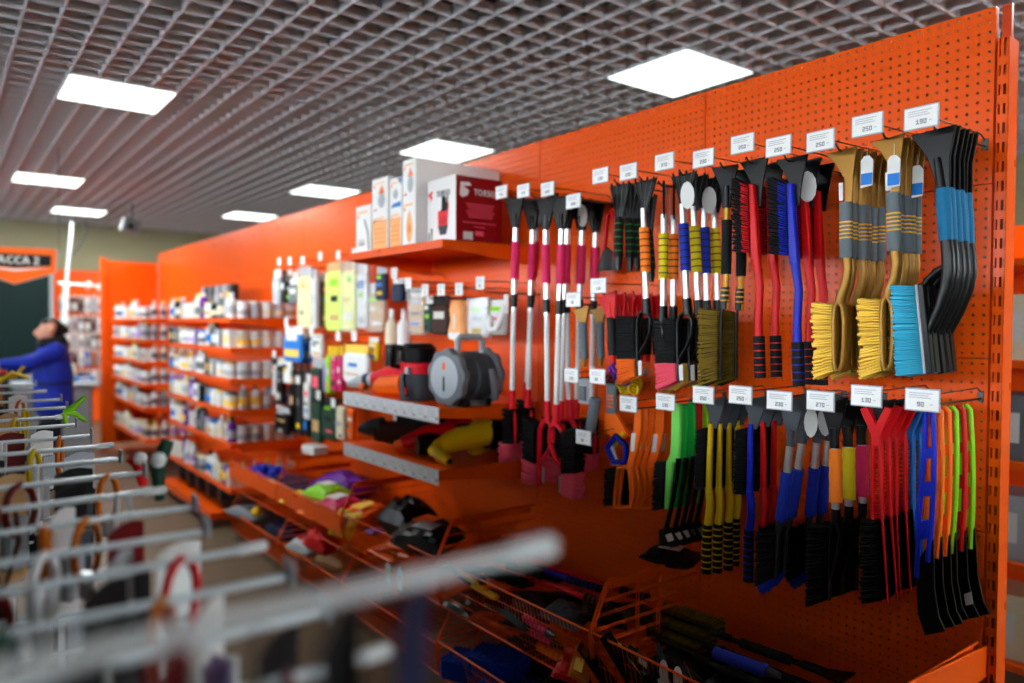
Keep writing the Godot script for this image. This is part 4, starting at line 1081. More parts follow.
# a soft packet hanging from its top edge: width, height and thickness in metres, header card, clear film round it
func packet(called: String, label: String, a: Vector3, b: Vector3, body: String, header: String, thick := 0.03, film := false, spots := []) -> Node3D:
	var w := absf(b.z - a.z)
	var h := absf(a.y - b.y)
	var o := thing(called, label, "packet", Vector3(a.x, a.y, (a.z + b.z) / 2), -PI / 2, "packets hanging on the middle of the wall")
	var hh := minf(0.06, h * 0.22) if header else 0.0
	var r := minf(w, h) * 0.12
	var x := w / 2
	var y0 := -h
	var y1 := -hh
	part("pouch", Shape.new().plate([Vector2(-x + r, y0), Vector2(x - r, y0), Vector2(x, y0 + r), Vector2(x, y1 - r), Vector2(x - r, y1), Vector2(-x + r, y1), Vector2(-x, y1 - r), Vector2(-x, y0 + r)], -thick / 2, thick / 2, minf(thick * 0.3, r * 0.6)).mesh(), M[body], o)
	if header:
		part("header_card", box(Vector3(w * 0.96, hh, 0.003), 0.0, Vector3(0, -hh / 2, 0)), M[header], o)
	spots = spots.duplicate()
	if spots.is_empty() and h > 0.14:
		var g := RandomNumberGenerator.new()
		g.seed = hash(label)
		var inks := ["paper", "white", "light_grey", "mid_grey", "soft_black", "yellow", "pink_hair", "sky_blue", "tan", "lime"]
		for k in 3:
			spots.append([g.randf_range(0.35, 0.65), [0.3, 0.52, 0.82][k] + g.randf_range(-0.06, 0.06), g.randf_range(0.3, 0.7), g.randf_range(0.05, 0.14), inks[g.randi_range(0, 9)]])
	for s in spots:
		part("printed_label", box(Vector3(s[2] * w, s[3] * h, 0.001), 0.0, Vector3((s[0] - 0.5) * w, -s[1] * h, thick / 2 + 0.0008)), M[s[4]], o)
	if film:
		part("film", Shape.new().plate([Vector2(-x - 0.004, y0 - 0.006), Vector2(x + 0.004, y0 - 0.006), Vector2(x + 0.004, 0), Vector2(-x - 0.004, 0)], -thick / 2 - 0.004, thick / 2 + 0.004, 0.003).mesh(), M.clear, o)
	return o


func bottle_mesh(r: float, h: float, neck: float) -> ArrayMesh:
	var k := "bottle%s%s%s" % [r, h, neck]
	if not cache.has(k):
		cache[k] = Shape.new().lathe([Vector2(0, 0), Vector2(r * 0.92, 0), Vector2(r, 0.006), Vector2(r, h * 0.72), Vector2(r * 0.85, h * 0.8), Vector2(neck, h * 0.86), Vector2(neck, h * 0.9), Vector2(0, h * 0.9)], 12).mesh()
	return cache[k]


func wall_packs() -> void:
	# upper row of the packets, from the bottle bay to the cartons
	var row := [
		["grey and white slim packet next to the bottle shelves", Vector3(2.02, 1.9383, -5.5692), Vector3(2.02, 1.688, -5.4261), "light_grey", "paper"],
		["black slim packet, first of the dark pair by the bottle shelves", Vector3(2.02, 1.9297, -5.4049), Vector3(2.02, 1.686, -5.3168), "black", "soft_black"],
		["black slim packet, second of the dark pair by the bottle shelves", Vector3(2.04, 1.9282, -5.3586), Vector3(2.04, 1.6855, -5.2624), "soft_black", "paper"],
		["mottled grey packet right of the dark slim pair", Vector3(2, 1.854, -5.1964), Vector3(2, 1.6736, -5.0303), "mid_grey", "paper"],
		["pale green patterned packet in clear film", Vector3(1.98, 1.9187, -4.9704), Vector3(1.98, 1.5095, -4.7557), "cloth_yellow", "light_grey"],
		["white narrow packet against the pale green patterned one", Vector3(1.99, 1.8946, -4.7624), Vector3(1.99, 1.5101, -4.6888), "white", "light_grey"],
		["brown narrow packet among the green ones", Vector3(2.03, 1.8763, -4.7578), Vector3(2.03, 1.5234, -4.6848), "brown", "light_grey"],
		["olive narrow packet right of the brown one", Vector3(2.04, 1.8735, -4.6916), Vector3(2.04, 1.5172, -4.6359), "olive_hair", "paper"],
		["bright light green microfibre cloth packet", Vector3(1.98, 1.9257, -4.5148), Vector3(1.98, 1.4953, -4.2777), "cloth_green", "tan"],
		["pale yellow microfibre cloth packet right of the light green one", Vector3(1.98, 1.9172, -4.271), Vector3(1.98, 1.4975, -4.0983), "cloth_yellow", "tan"],
		["clear packet of white wipes right of the yellow cloth", Vector3(2, 1.8976, -4.127), Vector3(2, 1.5163, -3.9821), "white", "paper"],
		["beige bristle-edged packet below the dark navy sleeve", Vector3(2.02, 1.7745, -4.0097), Vector3(2.02, 1.5009, -3.8109), "tan", "paper"],
		["dark navy sleeve under the carton shelf", Vector3(1.97, 1.8607, -3.8125), Vector3(1.97, 1.6729, -3.694), "navy", "light_grey"],
		["dark blue sleeve right of the navy one", Vector3(1.97, 1.7854, -3.6262), Vector3(1.97, 1.6585, -3.5103), "navy", "white"],
		["grey-blue sleeve beside the dark blue one", Vector3(2, 1.7891, -3.559), Vector3(2, 1.6642, -3.4939), "mid_grey", "white"],
		["wooden-backed brush on a white card", Vector3(1.96, 1.7292, -3.4141), Vector3(1.96, 1.4923, -3.272), "tan", "paper"],
		["black packet with a green and white sleeve", Vector3(1.95, 1.6832, -3.2467), Vector3(1.95, 1.4987, -3.1788), "bottle_green", "white"],
		["dark brown spotted packet left of the orange sponge", Vector3(1.95, 1.6815, -3.18), Vector3(1.95, 1.4913, -3.0241), "brown", "soft_black"],
		["white sponge packet right of the orange peanut sponge", Vector3(1.95, 1.6642, -2.8561), Vector3(1.95, 1.4875, -2.7051), "white", "paper"],
		["pale packet with a white ring, next to the pink-gripped brushes", Vector3(1.97, 1.6528, -2.7266), Vector3(1.97, 1.4981, -2.5991), "paper", "white"],
	]
	for r in row:
		packet("hanging_packet", r[0], r[1], r[2], r[3], r[4], 0.03, r[3] in ["cloth_yellow", "white", "tan"], [[0.5, 0.5, 0.6, 0.18, "paper"]] if r[3] in ["mid_grey", "light_grey", "black", "brown"] else ([[0.5, 0.3, 0.5, 0.1, "yellow"], [0.35, 0.75, 0.3, 0.1, "olive_hair"]] if r[0].begins_with("pale green") else []))
	var row2 := [
		["light blue and yellow glove packet, front one", Vector3(1.95, 1.52, -5.1616), Vector3(1.95, 1.2741, -4.8357), "sky_blue", "white"],
		["light blue and yellow glove packet, rear one", Vector3(2.02, 1.4936, -4.991), Vector3(2.02, 1.2706, -4.8692), "sky_blue", "ivory"],
		["white card with pink print left of the lilac brush", Vector3(1.97, 1.4701, -4.7317), Vector3(1.97, 1.3186, -4.5543), "paper", "paper"],
		["lilac brush in a packet above the green tube", Vector3(1.96, 1.3166, -4.6103), Vector3(1.96, 1.1004, -4.4695), "lilac", "white"],
		["yellow-edged green stick packet right of the lilac brush", Vector3(1.97, 1.3979, -4.4769), Vector3(1.97, 1.0977, -4.4163), "lime", "yellow"],
		["magenta stick packet, first of the pair", Vector3(1.97, 1.4, -4.4014), Vector3(1.97, 1.1233, -4.3277), "magenta", "yellow"],
		["magenta stick packet, second of the pair", Vector3(1.98, 1.4019, -4.328), Vector3(1.98, 1.1272, -4.2703), "magenta", "yellow"],
		["large white cloth packet with yellow header", Vector3(1.95, 1.4183, -4.1849), Vector3(1.95, 1.1932, -3.8692), "white", "straw"],
		["olive and yellow packet above the large white cloth", Vector3(2, 1.464, -3.9692), Vector3(2, 1.3239, -3.8444), "yellow", "paper"],
		["white and black small packet under the bottle shelf end", Vector3(1.98, 1.2939, -5.5248), Vector3(1.98, 1.0049, -5.4021), "white", "soft_black"],
		["black small packet beside the lowest bottle shelves", Vector3(1.98, 1.2922, -5.3805), Vector3(1.98, 0.9585, -5.2628), "black", "paper"],
		["white rounded small packet among the black ones", Vector3(1.99, 1.2884, -5.288), Vector3(1.99, 1.1108, -5.1353), "white", "white"],
		["long black sleeve, first of three below the gloves", Vector3(2, 1.2641, -5.1795), Vector3(2, 0.7637, -5.0692), "black", "brown"],
		["long black sleeve, second of three below the gloves", Vector3(2, 1.2699, -5.0495), Vector3(2, 0.7652, -4.9432), "soft_black", "brown"],
		["long black sleeve, third of three below the gloves", Vector3(2, 1.2755, -4.9245), Vector3(2, 0.7723, -4.8303), "black", "brown"],
		["black bag hanging lowest beside the bottle shelves", Vector3(1.96, 0.9448, -5.3479), Vector3(1.96, 0.7498, -5.0964), "black", "light_grey"],
		["white folded sheet between black sleeves and green tube", Vector3(1.95, 1.1493, -4.7931), Vector3(1.95, 0.9059, -4.6928), "paper", ""],
		["dark green rolled packet with a white card", Vector3(1.94, 1.3154, -4.6517), Vector3(1.94, 0.775, -4.4931), "bottle_green", "light_grey"],
		["near-black green packet right of the rolled one", Vector3(1.95, 1.0794, -4.5005), Vector3(1.95, 0.814, -4.2836), "bottle_green", "soft_black"],
		["white and orange upright packet by the price strip", Vector3(1.9, 1.0487, -4.1738), Vector3(1.9, 0.8531, -4.0634), "ivory", ""],
		["orange upright packet by the price strip", Vector3(1.92, 1.043, -4.0928), Vector3(1.92, 0.8612, -3.9859), "orange", ""],
	]
	for r in row2:
		packet("hanging_packet", r[0], r[1], r[2], r[3], r[4], 0.035, false, [[0.5, 0.75, 0.8, 0.2, "straw"], [0.5, 0.3, 0.6, 0.2, "white"]] if r[0].begins_with("light blue") else [])
	var fb := thing("foam_block", "white foam block lying on the side of the orange-fronted bin", "block", Vector3(1.9, 0.7168, bay_z(4)), 0.1)
	part("foam", box(Vector3(0.1, 0.05, 0.16), 0.006, Vector3(0, 0.025, 0)), M.white, fb)
	part("printed_label", box(Vector3(0.05, 0.001, 0.08), 0.0, Vector3(0, 0.0506, 0)), M.light_grey, fb)
	# the peanut-shaped sponge
	var s := thing("sponge", "orange peanut-shaped sponge with a slot, under the carton shelf", "sponge", Vector3(1.93, 1.6651, -2.9174), -PI / 2)
	part("foam", Shape.new().plate([Vector2(-0.055, -0.19), Vector2(0.0, -0.21), Vector2(0.055, -0.19), Vector2(0.065, -0.15), Vector2(0.045, -0.105), Vector2(0.055, -0.05), Vector2(0.03, -0.01), Vector2(-0.03, -0.01), Vector2(-0.055, -0.05), Vector2(-0.045, -0.105), Vector2(-0.065, -0.15)], -0.025, 0.025, 0.01).mesh(), M.peach, s)
	part("slot", box(Vector3(0.016, 0.07, 0.004), 0.0, Vector3(0, -0.11, 0.0245)), M.paper, s)
	part("strap", box(Vector3(0.1, 0.03, 0.004), 0.001, Vector3(0, -0.175, 0.026)), M.white, s)
	var rg := thing("plastic_hook", "curved white plastic hook next to the pink-gripped brushes", "hook", Vector3(1.9, 1.5713, -2.5781), -PI / 2)
	part("bend", Shape.new().tube([Vector3(0.06, 0.05, 0), Vector3(0.03, 0.0, 0), Vector3(0.0, -0.045, 0), Vector3(-0.04, -0.05, 0), Vector3(-0.055, -0.02, 0), Vector3(-0.045, 0.01, 0)], [0.014, 0.016, 0.016, 0.015, 0.014, 0.012], 10).mesh(), M.white, rg)
	part("plate", box(Vector3(0.03, 0.08, 0.01), 0.003, Vector3(0.065, 0.06, 0)), M.white, rg)
	# bottles behind the shelf of machines
	for q in [[Vector3(1.98, 1.3549, -3.6541), "dark-labelled spray bottle with white cap behind the black compressor", "ivory"], [Vector3(1.96, 1.3516, -3.4857), "white spray bottle with dark label nearest the grey drum", "white"]]:
		var o := thing("spray_bottle", q[1], "bottle", Vector3(q[0].x, 1.192, q[0].z), 0.0, "bottles behind the machines")
		part("body", bottle_mesh(0.038, 0.44, 0.014), M[q[2]], o)
		part("label", Shape.new().lathe([Vector2(0.0385, 0.08), Vector2(0.0385, 0.24)], 12).mesh(), M.soft_black, o)
		part("cap", Shape.new().lathe([Vector2(0.016, 0.385), Vector2(0.016, 0.43), Vector2(0, 0.432)], 10).mesh(), M.white, o)
	# small cards over the packets
	var spots := [Vector3(1.97, 1.8661, -5.0262), Vector3(1.95, 1.9803, -5.2759), Vector3(1.95, 1.9714, -5.0753), Vector3(1.95, 1.9604, -4.8427), Vector3(1.95, 1.971, -4.5545), Vector3(1.95, 1.959, -4.2842), Vector3(1.95, 1.9556, -4.0634), Vector3(1.9, 1.5483, -5.0107), Vector3(1.9, 1.4918, -4.5796), Vector3(1.9, 1.4669, -4.1741), Vector3(1.9, 1.4706, -3.9584), Vector3(1.93, 1.3407, -5.4891), Vector3(1.93, 1.3172, -5.3242), Vector3(1.88, 1.0958, -4.4224), Vector3(1.88, 1.0655, -4.2003), Vector3(1.88, 1.8051, -3.45), Vector3(1.88, 1.7479, -3.3048), Vector3(1.86, 1.706, -3.1063), Vector3(1.86, 1.7038, -2.9628), Vector3(1.86, 1.7012, -2.8119), Vector3(1.86, 1.7218, -2.6485), Vector3(1.93, 1.1829, -4.6937)]
	for k in spots.size():
		var p: Vector3 = spots[k]
		var o := thing("display_hook", "%s small hook with blank-looking card above the %s" % [NTH[k % 7], ["cloth packets, from the bottle shelves", "glove and stick packets, from the bottle shelves", "sleeves and sponges, from the bottle shelves", "folded white sheet"][k / 7]], "hook", Vector3(WALL, p.y - 0.04, p.z), 0.0, "hooks with small cards over the packets")
		var l := WALL - p.x
		part("prong", Shape.new().tube([Vector3(0, 0, 0), Vector3(-l + 0.03, 0, 0), Vector3(-l + 0.02, 0.015, 0)], [0.003], 5).mesh(), M.wire, o)
		part("price_wire", Shape.new().tube([Vector3(0, 0.02, 0), Vector3(-0.03, 0.05, 0), Vector3(-l + 0.004, 0.05, 0)], [0.0018], 4).mesh(), M.wire, o)
		var q := part("price_card", Shape.new().card(0.062, 0.055).mesh(), M.card90, o)
		q.rotation.y = -PI / 2
		q.position = Vector3(-l, 0.04, 0)


# printed carton: body plus flat prints; faces named by side: "w" towards the aisle, "n" towards the camera end
func carton(label: String, lo: Vector3, hi: Vector3, side: String, group := "cartons on the top shelf") -> Node3D:
	var c := (lo + hi) / 2
	var o := thing("carton", label, "box", Vector3(c.x, lo.y, c.z), 0.0, group)
	var s := hi - lo
	part("box_body", box(s, 0.002, Vector3(0, s.y / 2, 0)), M.carton, o)
	if side:
		part("printed_side", box(Vector3(s.x - 0.004, s.y - 0.004, 0.0008), 0.0, Vector3(0, s.y / 2, s.z / 2 + 0.0004)), M[side], o)
	return o


# outline printed on the aisle face of a carton
func print_w(o: Node3D, called: String, poly: Array, m: String, x: float, lift := 0.0008) -> void:
	var p := part(called, Shape.new().plate(poly, 0.0, 0.0006).mesh(), M[m], o)
	p.rotation.y = -PI / 2
	p.position.x = x - lift


func drop(cx: float, cy: float, w: float, h: float) -> Array:
	var r := []
	for k in 14:
		var a := TAU * k / 14.0
		var f := 1.0 - 0.45 * maxf(0, sin(a))
		r.append(Vector2(cx + cos(a) * w * f, cy + sin(a) * h))
	return r


func shelf_goods() -> void:
	var y := 1.9005
	var t := carton("white and red carton with a pictured red pump, nearest on the top shelf", Vector3(1.767, y, -2.935), Vector3(2.015, y + 0.285, -2.7), "carton_red")
	var x := -0.124
	print_w(t, "brand_lettering", [Vector2(-0.105, 0.222), Vector2(-0.075, 0.238), Vector2(-0.066, 0.228), Vector2(-0.082, 0.218), Vector2(-0.066, 0.207), Vector2(-0.09, 0.19), Vector2(-0.085, 0.207), Vector2(-0.098, 0.212)], "pinkish_red", x)
	var l := part("brand_lettering", text("TORSO", 0.034, 0.0012), M.graphite, t)
	l.rotation.y = -PI / 2
	l.position = Vector3(x - 0.001, 0.216, 0.018)
	print_w(t, "pump_picture", [Vector2(-0.02, 0.06), Vector2(0.055, 0.06), Vector2(0.06, 0.12), Vector2(0.065, 0.17), Vector2(0.045, 0.175), Vector2(0.03, 0.15), Vector2(-0.025, 0.14)], "pinkish_red", x)
	print_w(t, "pump_picture", [Vector2(-0.005, 0.035), Vector2(0.045, 0.035), Vector2(0.06, 0.075), Vector2(-0.02, 0.075)], "graphite", x, 0.0014)
	print_w(t, "pump_picture", [Vector2(0.005, 0.135), Vector2(0.055, 0.14), Vector2(0.06, 0.205), Vector2(0.05, 0.2), Vector2(0.045, 0.165), Vector2(0.04, 0.2), Vector2(0.01, 0.205)], "soft_black", x, 0.0014)
	print_w(t, "pump_picture", drop(0.02, 0.1, 0.03, 0.02), "red", x, 0.0014)
	for k in 2:
		print_w(t, "nozzle_picture", [Vector2(-0.1 + k * 0.022, 0.02), Vector2(-0.093 + k * 0.022, 0.02), Vector2(-0.09 + k * 0.022, 0.05 + k * 0.02), Vector2(-0.103 + k * 0.022, 0.05 + k * 0.02)], "graphite", x)
	var zf := 0.1186
	var l2 := part("brand_lettering", text("TORSO", 0.036, 0.0012), M.white, t)
	l2.position = Vector3(0.028, 0.218, zf)
	part("brand_lettering", Shape.new().plate([Vector2(-0.105, 0.2), Vector2(-0.1, 0.255), Vector2(-0.055, 0.258), Vector2(-0.045, 0.245), Vector2(-0.085, 0.238), Vector2(-0.055, 0.222), Vector2(-0.065, 0.2), Vector2(-0.09, 0.19)], zf, zf + 0.0006).mesh(), M.white, t)
	for k in 6:
		part("small_print", box(Vector3(0.15 - 0.012 * (k % 3), 0.0045, 0.0005), 0.0, Vector3(0.005, 0.165 - k * 0.011, zf)), M.pink_hair, t)
	for k in 2:
		part("small_print", box(Vector3(0.06 + 0.12 * (1 - k), 0.004, 0.0005), 0.0, Vector3(0.0, 0.085 - k * 0.018, zf)), M.pink_hair, t)
	part("barcode_label", box(Vector3(0.05, 0.035, 0.0006), 0.0, Vector3(-0.06, 0.028, zf)), M.paper, t)
	part("barcode_label", box(Vector3(0.045, 0.02, 0.0006), 0.0, Vector3(0.0, 0.04, zf)), M.pink_hair, t)
	# the flat white cartons, two high, and the narrow ones down the shelf
	var list := [
		["long white carton with a pictured orange lamp, top of its stack behind the red one", Vector3(1.712, 2.1165, -3.06), Vector3(2.182, 2.292, -2.945), 0],
		["long white carton with an orange teardrop, bottom of its stack behind the red one", Vector3(1.712, y, -3.06), Vector3(2.182, 2.116, -2.945), 1],
		["white carton with a blue corner, upper one beside the long cartons", Vector3(1.715, 2.0785, -3.19), Vector3(1.95, 2.225, -3.075), 2],
		["white and orange carton, lower one beside the long cartons", Vector3(1.715, y, -3.19), Vector3(1.95, 2.078, -3.075), 3],
		["white carton with a pictured lamp, upper one of the third stack", Vector3(1.712, 2.0805, -3.365), Vector3(1.93, 2.247, -3.205), 0],
		["white and orange carton, lower one of the third stack", Vector3(1.712, y, -3.365), Vector3(1.93, 2.08, -3.205), 3],
		["white carton with a pictured grey hose, last on the top shelf", Vector3(1.712, y, -3.545), Vector3(1.9, 2.136, -3.38), 4],
	]
	for c in list:
		var o := carton(c[0], c[1], c[2], "")
		var s: Vector3 = c[2] - c[1]
		var fx := -s.x / 2 - 0.0002
		var h := s.y
		var w := s.z
		print_w(o, "brand_lettering", [Vector2(-w * 0.36, h * 0.84), Vector2(w * 0.3, h * 0.84), Vector2(w * 0.3, h * 0.88), Vector2(-w * 0.36, h * 0.88)], "peach", fx)
		print_w(o, "brand_lettering", drop(-w * 0.34, h * 0.78, w * 0.06, h * 0.05), "orange", fx)
		if c[3] == 0:
			print_w(o, "lamp_picture", drop(w * 0.12, h * 0.38, w * 0.22, h * 0.25), "light_grey", fx)
			print_w(o, "lamp_picture", [Vector2(-w * 0.08, h * 0.55), Vector2(w * 0.32, h * 0.55), Vector2(w * 0.14, h * 0.78)], "orange", fx, 0.0014)
			print_w(o, "small_print", [Vector2(-w * 0.38, h * 0.08), Vector2(-w * 0.15, h * 0.08), Vector2(-w * 0.15, h * 0.12), Vector2(-w * 0.38, h * 0.12)], "red", fx)
		elif c[3] == 1:
			print_w(o, "lamp_picture", drop(w * 0.05, h * 0.4, w * 0.25, h * 0.34), "peach", fx)
			print_w(o, "lamp_picture", drop(w * 0.05, h * 0.36, w * 0.08, h * 0.1), "orange", fx, 0.0014)
		elif c[3] == 2:
			print_w(o, "printed_corner", [Vector2(-w * 0.4, h * 0.08), Vector2(w * 0.45, h * 0.08), Vector2(w * 0.45, h * 0.24), Vector2(-w * 0.2, h * 0.2)], "sky_blue", fx)
			print_w(o, "printed_corner", [Vector2(w * 0.2, h * 0.97), Vector2(w * 0.47, h * 0.97), Vector2(w * 0.47, h * 0.75)], "sky_blue", fx)
			print_w(o, "lamp_picture", drop(0, h * 0.5, w * 0.2, h * 0.16), "light_grey", fx)
		elif c[3] == 3:
			print_w(o, "printed_field", [Vector2(-w * 0.46, h * 0.03), Vector2(w * 0.46, h * 0.03), Vector2(w * 0.46, h * 0.8), Vector2(-w * 0.46, h * 0.8)], "peach", fx)
			for k in 4:
				print_w(o, "small_print", [Vector2(-w * 0.36, h * (0.2 + k * 0.12)), Vector2(w * 0.3, h * (0.2 + k * 0.12)), Vector2(w * 0.3, h * (0.22 + k * 0.12)), Vector2(-w * 0.36, h * (0.22 + k * 0.12))], "orange", fx, 0.0014)
		else:
			print_w(o, "hose_picture", [Vector2(w * 0.05, h * 0.7), Vector2(w * 0.12, h * 0.7), Vector2(w * 0.36, h * 0.4), Vector2(w * 0.4, h * 0.05), Vector2(w * 0.34, h * 0.05), Vector2(w * 0.3, h * 0.38)], "graphite", fx)
			for k in 3:
				print_w(o, "nozzle_picture", [Vector2(-w * 0.3 + k * w * 0.15, h * 0.15), Vector2(-w * 0.22 + k * w * 0.15, h * 0.15), Vector2(-w * 0.26 + k * w * 0.15, h * 0.3)], "graphite", fx)
	machines()


func machines() -> void:
	var ys := 1.1915
	# drum compressor: axis towards the aisle, ribbed face
	var o := thing("drum_compressor", "grey round drum compressor with a white face and handle on the shelf", "compressor", Vector3(1.74, 1.1869, -2.6805) * Vector3(1, 0, 1) + Vector3(0, ys, 0), 0.12)
	var along := Transform3D(Basis(Vector3(0, 0, 1), -PI / 2), Vector3(0, 0.128, 0))
	var rimp := []
	for k in 36:
		var a := TAU * k / 36.0
		var r := 0.124 if k % 4 < 2 else 0.115
		rimp.append(Vector2(cos(a) * r, sin(a) * r))
	part("front_wheel", Shape.new().plate(rimp, -0.0, 0.035, 0.005, Transform3D(Basis(Vector3(0, 1, 0), -PI / 2), Vector3(-0.005, 0.128, 0))).mesh(), M.mid_grey, o)
	var disc := part("face_plate", Shape.new().lathe([Vector2(0, 0), Vector2(0.085, 0), Vector2(0.09, 0.005), Vector2(0, 0.006)], 28, Transform3D(Basis(Vector3(0, 0, 1), PI / 2), Vector3(-0.04, 0.128, 0))).mesh(), M.light_grey, o)
	part("badge", box(Vector3(0.001, 0.03, 0.018), 0.0, Vector3(-0.0468, 0.175, 0)), M.orange, disc)
	part("dial", box(Vector3(0.001, 0.06, 0.012), 0.0, Vector3(-0.0468, 0.1, 0)), M.graphite, disc)
	part("drum", Shape.new().lathe([Vector2(0, 0), Vector2(0.1, 0), Vector2(0.1, 0.06), Vector2(0.108, 0.07), Vector2(0.108, 0.12), Vector2(0.1, 0.13), Vector2(0.1, 0.185), Vector2(0.07, 0.2), Vector2(0, 0.2)], 28, along).mesh(), M.graphite, o)
	part("rear_wheel", Shape.new().plate(rimp, 0.0, 0.03, 0.005, Transform3D(Basis(Vector3(0, 1, 0), -PI / 2), Vector3(0.2, 0.128, 0))).mesh(), M.mid_grey, o)
	part("handle", Shape.new().tube([Vector3(0.03, 0.21, 0.0), Vector3(0.03, 0.285, 0.0), Vector3(0.045, 0.298, 0.0), Vector3(0.155, 0.298, 0.0), Vector3(0.17, 0.28, 0.0), Vector3(0.17, 0.2, 0)], [0.013], 10).mesh(), M.light_grey, o)
	part("air_hose", Shape.new().tube([Vector3(0.13, 0.16, 0.1), Vector3(0.135, 0.1, 0.118), Vector3(0.14, 0.03, 0.12)], [0.016, 0.017, 0.015], 10).mesh(), M.mid_grey, o)
	for k in 2:
		part("foot", box(Vector3(0.03, 0.03, 0.14), 0.004, Vector3(0.03 + k * 0.12, 0.015, 0)), M.black, o)
	# black compressor with a red band
	var c := thing("air_compressor", "black compressor with a red band and clamp leads left of the grey drum", "compressor", Vector3(1.78, 1.1887, -3.0328) * Vector3(1, 0, 1) + Vector3(0, ys, 0), 0.0)
	part("tank", Shape.new().lathe([Vector2(0, 0), Vector2(0.08, 0), Vector2(0.085, 0.01), Vector2(0.085, 0.12), Vector2(0.075, 0.13), Vector2(0, 0.13)], 24).mesh(), M.graphite, c)
	part("band", Shape.new().lathe([Vector2(0.076, 0.12), Vector2(0.086, 0.125), Vector2(0.086, 0.17), Vector2(0.076, 0.175)], 24).mesh(), M.pinkish_red, c)
	part("head", Shape.new().lathe([Vector2(0.07, 0.17), Vector2(0.082, 0.18), Vector2(0.085, 0.24), Vector2(0.06, 0.262), Vector2(0.0, 0.266)], 24).mesh(), M.black, c)
	part("handle", Shape.new().tube([Vector3(-0.06, 0.15, -0.03), Vector3(-0.12, 0.16, -0.03), Vector3(-0.125, 0.235, -0.03), Vector3(-0.11, 0.245, -0.03), Vector3(-0.03, 0.235, 0.03)], [0.014], 8).mesh(), M.black, c)
	part("lead", Shape.new().tube([Vector3(-0.08, 0.15, 0.03), Vector3(-0.1, 0.1, 0.04), Vector3(-0.095, 0.05, 0.05), Vector3(-0.09, 0.02, 0.06)], [0.008], 6).mesh(), M.black, c)
	part("clamp", box(Vector3(0.012, 0.03, 0.012), 0.003, Vector3(-0.1, 0.05, 0.065)), M.red, c)
	part("gauge", box(Vector3(0.02, 0.03, 0.03), 0.004, Vector3(-0.085, 0.14, 0.05)), M.light_grey, c)
	# hand vacuum with an orange cup
	var v := thing("hand_vacuum", "clear and orange hand vacuum lying at the far end of the upper shelf", "vacuum", Vector3(1.75, 1.1797, -3.3955) * Vector3(1, 0, 1) + Vector3(0, ys, 0), 0.0)
	part("body", Shape.new().tube([Vector3(0.1, 0.1, 0.13), Vector3(0.06, 0.095, 0.06), Vector3(0.0, 0.07, -0.03)], [0.045, 0.05, 0.035], 12).mesh(), M.pinkish_red, v)
	part("cup", Shape.new().tube([Vector3(0.06, 0.05, 0.16), Vector3(0.0, 0.04, 0.05), Vector3(-0.05, 0.03, -0.06)], [0.05, 0.048, 0.026], 12, 0.8).mesh(), M.orange, v)
	part("nozzle", Shape.new().tube([Vector3(0.0, 0.07, -0.02), Vector3(-0.02, 0.05, -0.14), Vector3(-0.03, 0.03, -0.26)], [0.04, 0.034, 0.014], 12, 0.7).mesh(), M.light_grey, v)
	part("trim_ring", Shape.new().tube([Vector3(-0.005, 0.066, -0.05), Vector3(-0.012, 0.06, -0.09)], [0.041, 0.038], 12, 0.75).mesh(), M.navy, v)
	# lower shelf: three hand vacuums
	var y2 := 0.9295
	var a := thing("hand_vacuum", "yellow hand vacuum with black motor end on the lower shelf", "vacuum", Vector3(1.78, y2, -2.83), 0.0, "hand vacuums")
	part("body", Shape.new().tube([Vector3(0.25, 0.115, 0.02), Vector3(0.17, 0.108, 0.012), Vector3(0.05, 0.085, 0.0), Vector3(-0.02, 0.065, 0.0)], [0.062, 0.06, 0.048, 0.034], 14, 1.0).mesh(), M.yellow, a)
	part("motor_end", Shape.new().tube([Vector3(0.23, 0.105, 0.02), Vector3(0.3, 0.105, 0.024), Vector3(0.36, 0.1, 0.026), Vector3(0.375, 0.1, 0.026)], [0.066, 0.085, 0.082, 0.07], 16).mesh(), M.black, a)
	part("nozzle", Shape.new().tube([Vector3(-0.0, 0.068, 0.0), Vector3(-0.035, 0.055, 0.012), Vector3(-0.03, 0.034, 0.05), Vector3(-0.022, 0.02, 0.1)], [0.034, 0.036, 0.03, 0.022], 12).mesh(), M.yellow, a)
	part("nozzle_mouth", box(Vector3(0.03, 0.022, 0.004), 0.001, Vector3(-0.022, 0.02, 0.101)), M.black, a)
	part("switch", box(Vector3(0.03, 0.008, 0.02), 0.002, Vector3(0.31, 0.192, 0.02)), M.red, a)
	part("foot", box(Vector3(0.05, 0.03, 0.05), 0.004, Vector3(0.17, 0.036, 0.02)), M.yellow, a)
	part("slide", box(Vector3(0.1, 0.008, 0.024), 0.003, Vector3(0.12, 0.158, 0.01), ), M.soft_black, a)
	var b := thing("hand_vacuum", "red hand vacuum with black nose between the yellow and smoked ones", "vacuum", Vector3(1.8, y2, -3.03), 0.0, "hand vacuums")
	part("body", Shape.new().tube([Vector3(0.26, 0.1, 0.03), Vector3(0.14, 0.1, 0.02), Vector3(0.03, 0.08, -0.02), Vector3(-0.06, 0.05, -0.08)], [0.03, 0.048, 0.052, 0.03], 14).mesh(), M.red, b)
	part("nose", Shape.new().tube([Vector3(0.03, 0.065, 0.1), Vector3(-0.02, 0.062, 0.085), Vector3(-0.06, 0.06, 0.075), Vector3(-0.07, 0.06, 0.073)], [0.045, 0.055, 0.05, 0.035], 14).mesh(), M.black, b)
	part("scoop", Shape.new().tube([Vector3(-0.05, 0.045, -0.07), Vector3(-0.085, 0.03, -0.1)], [0.034, 0.03], 10, 0.7).mesh(), M.orange, b)
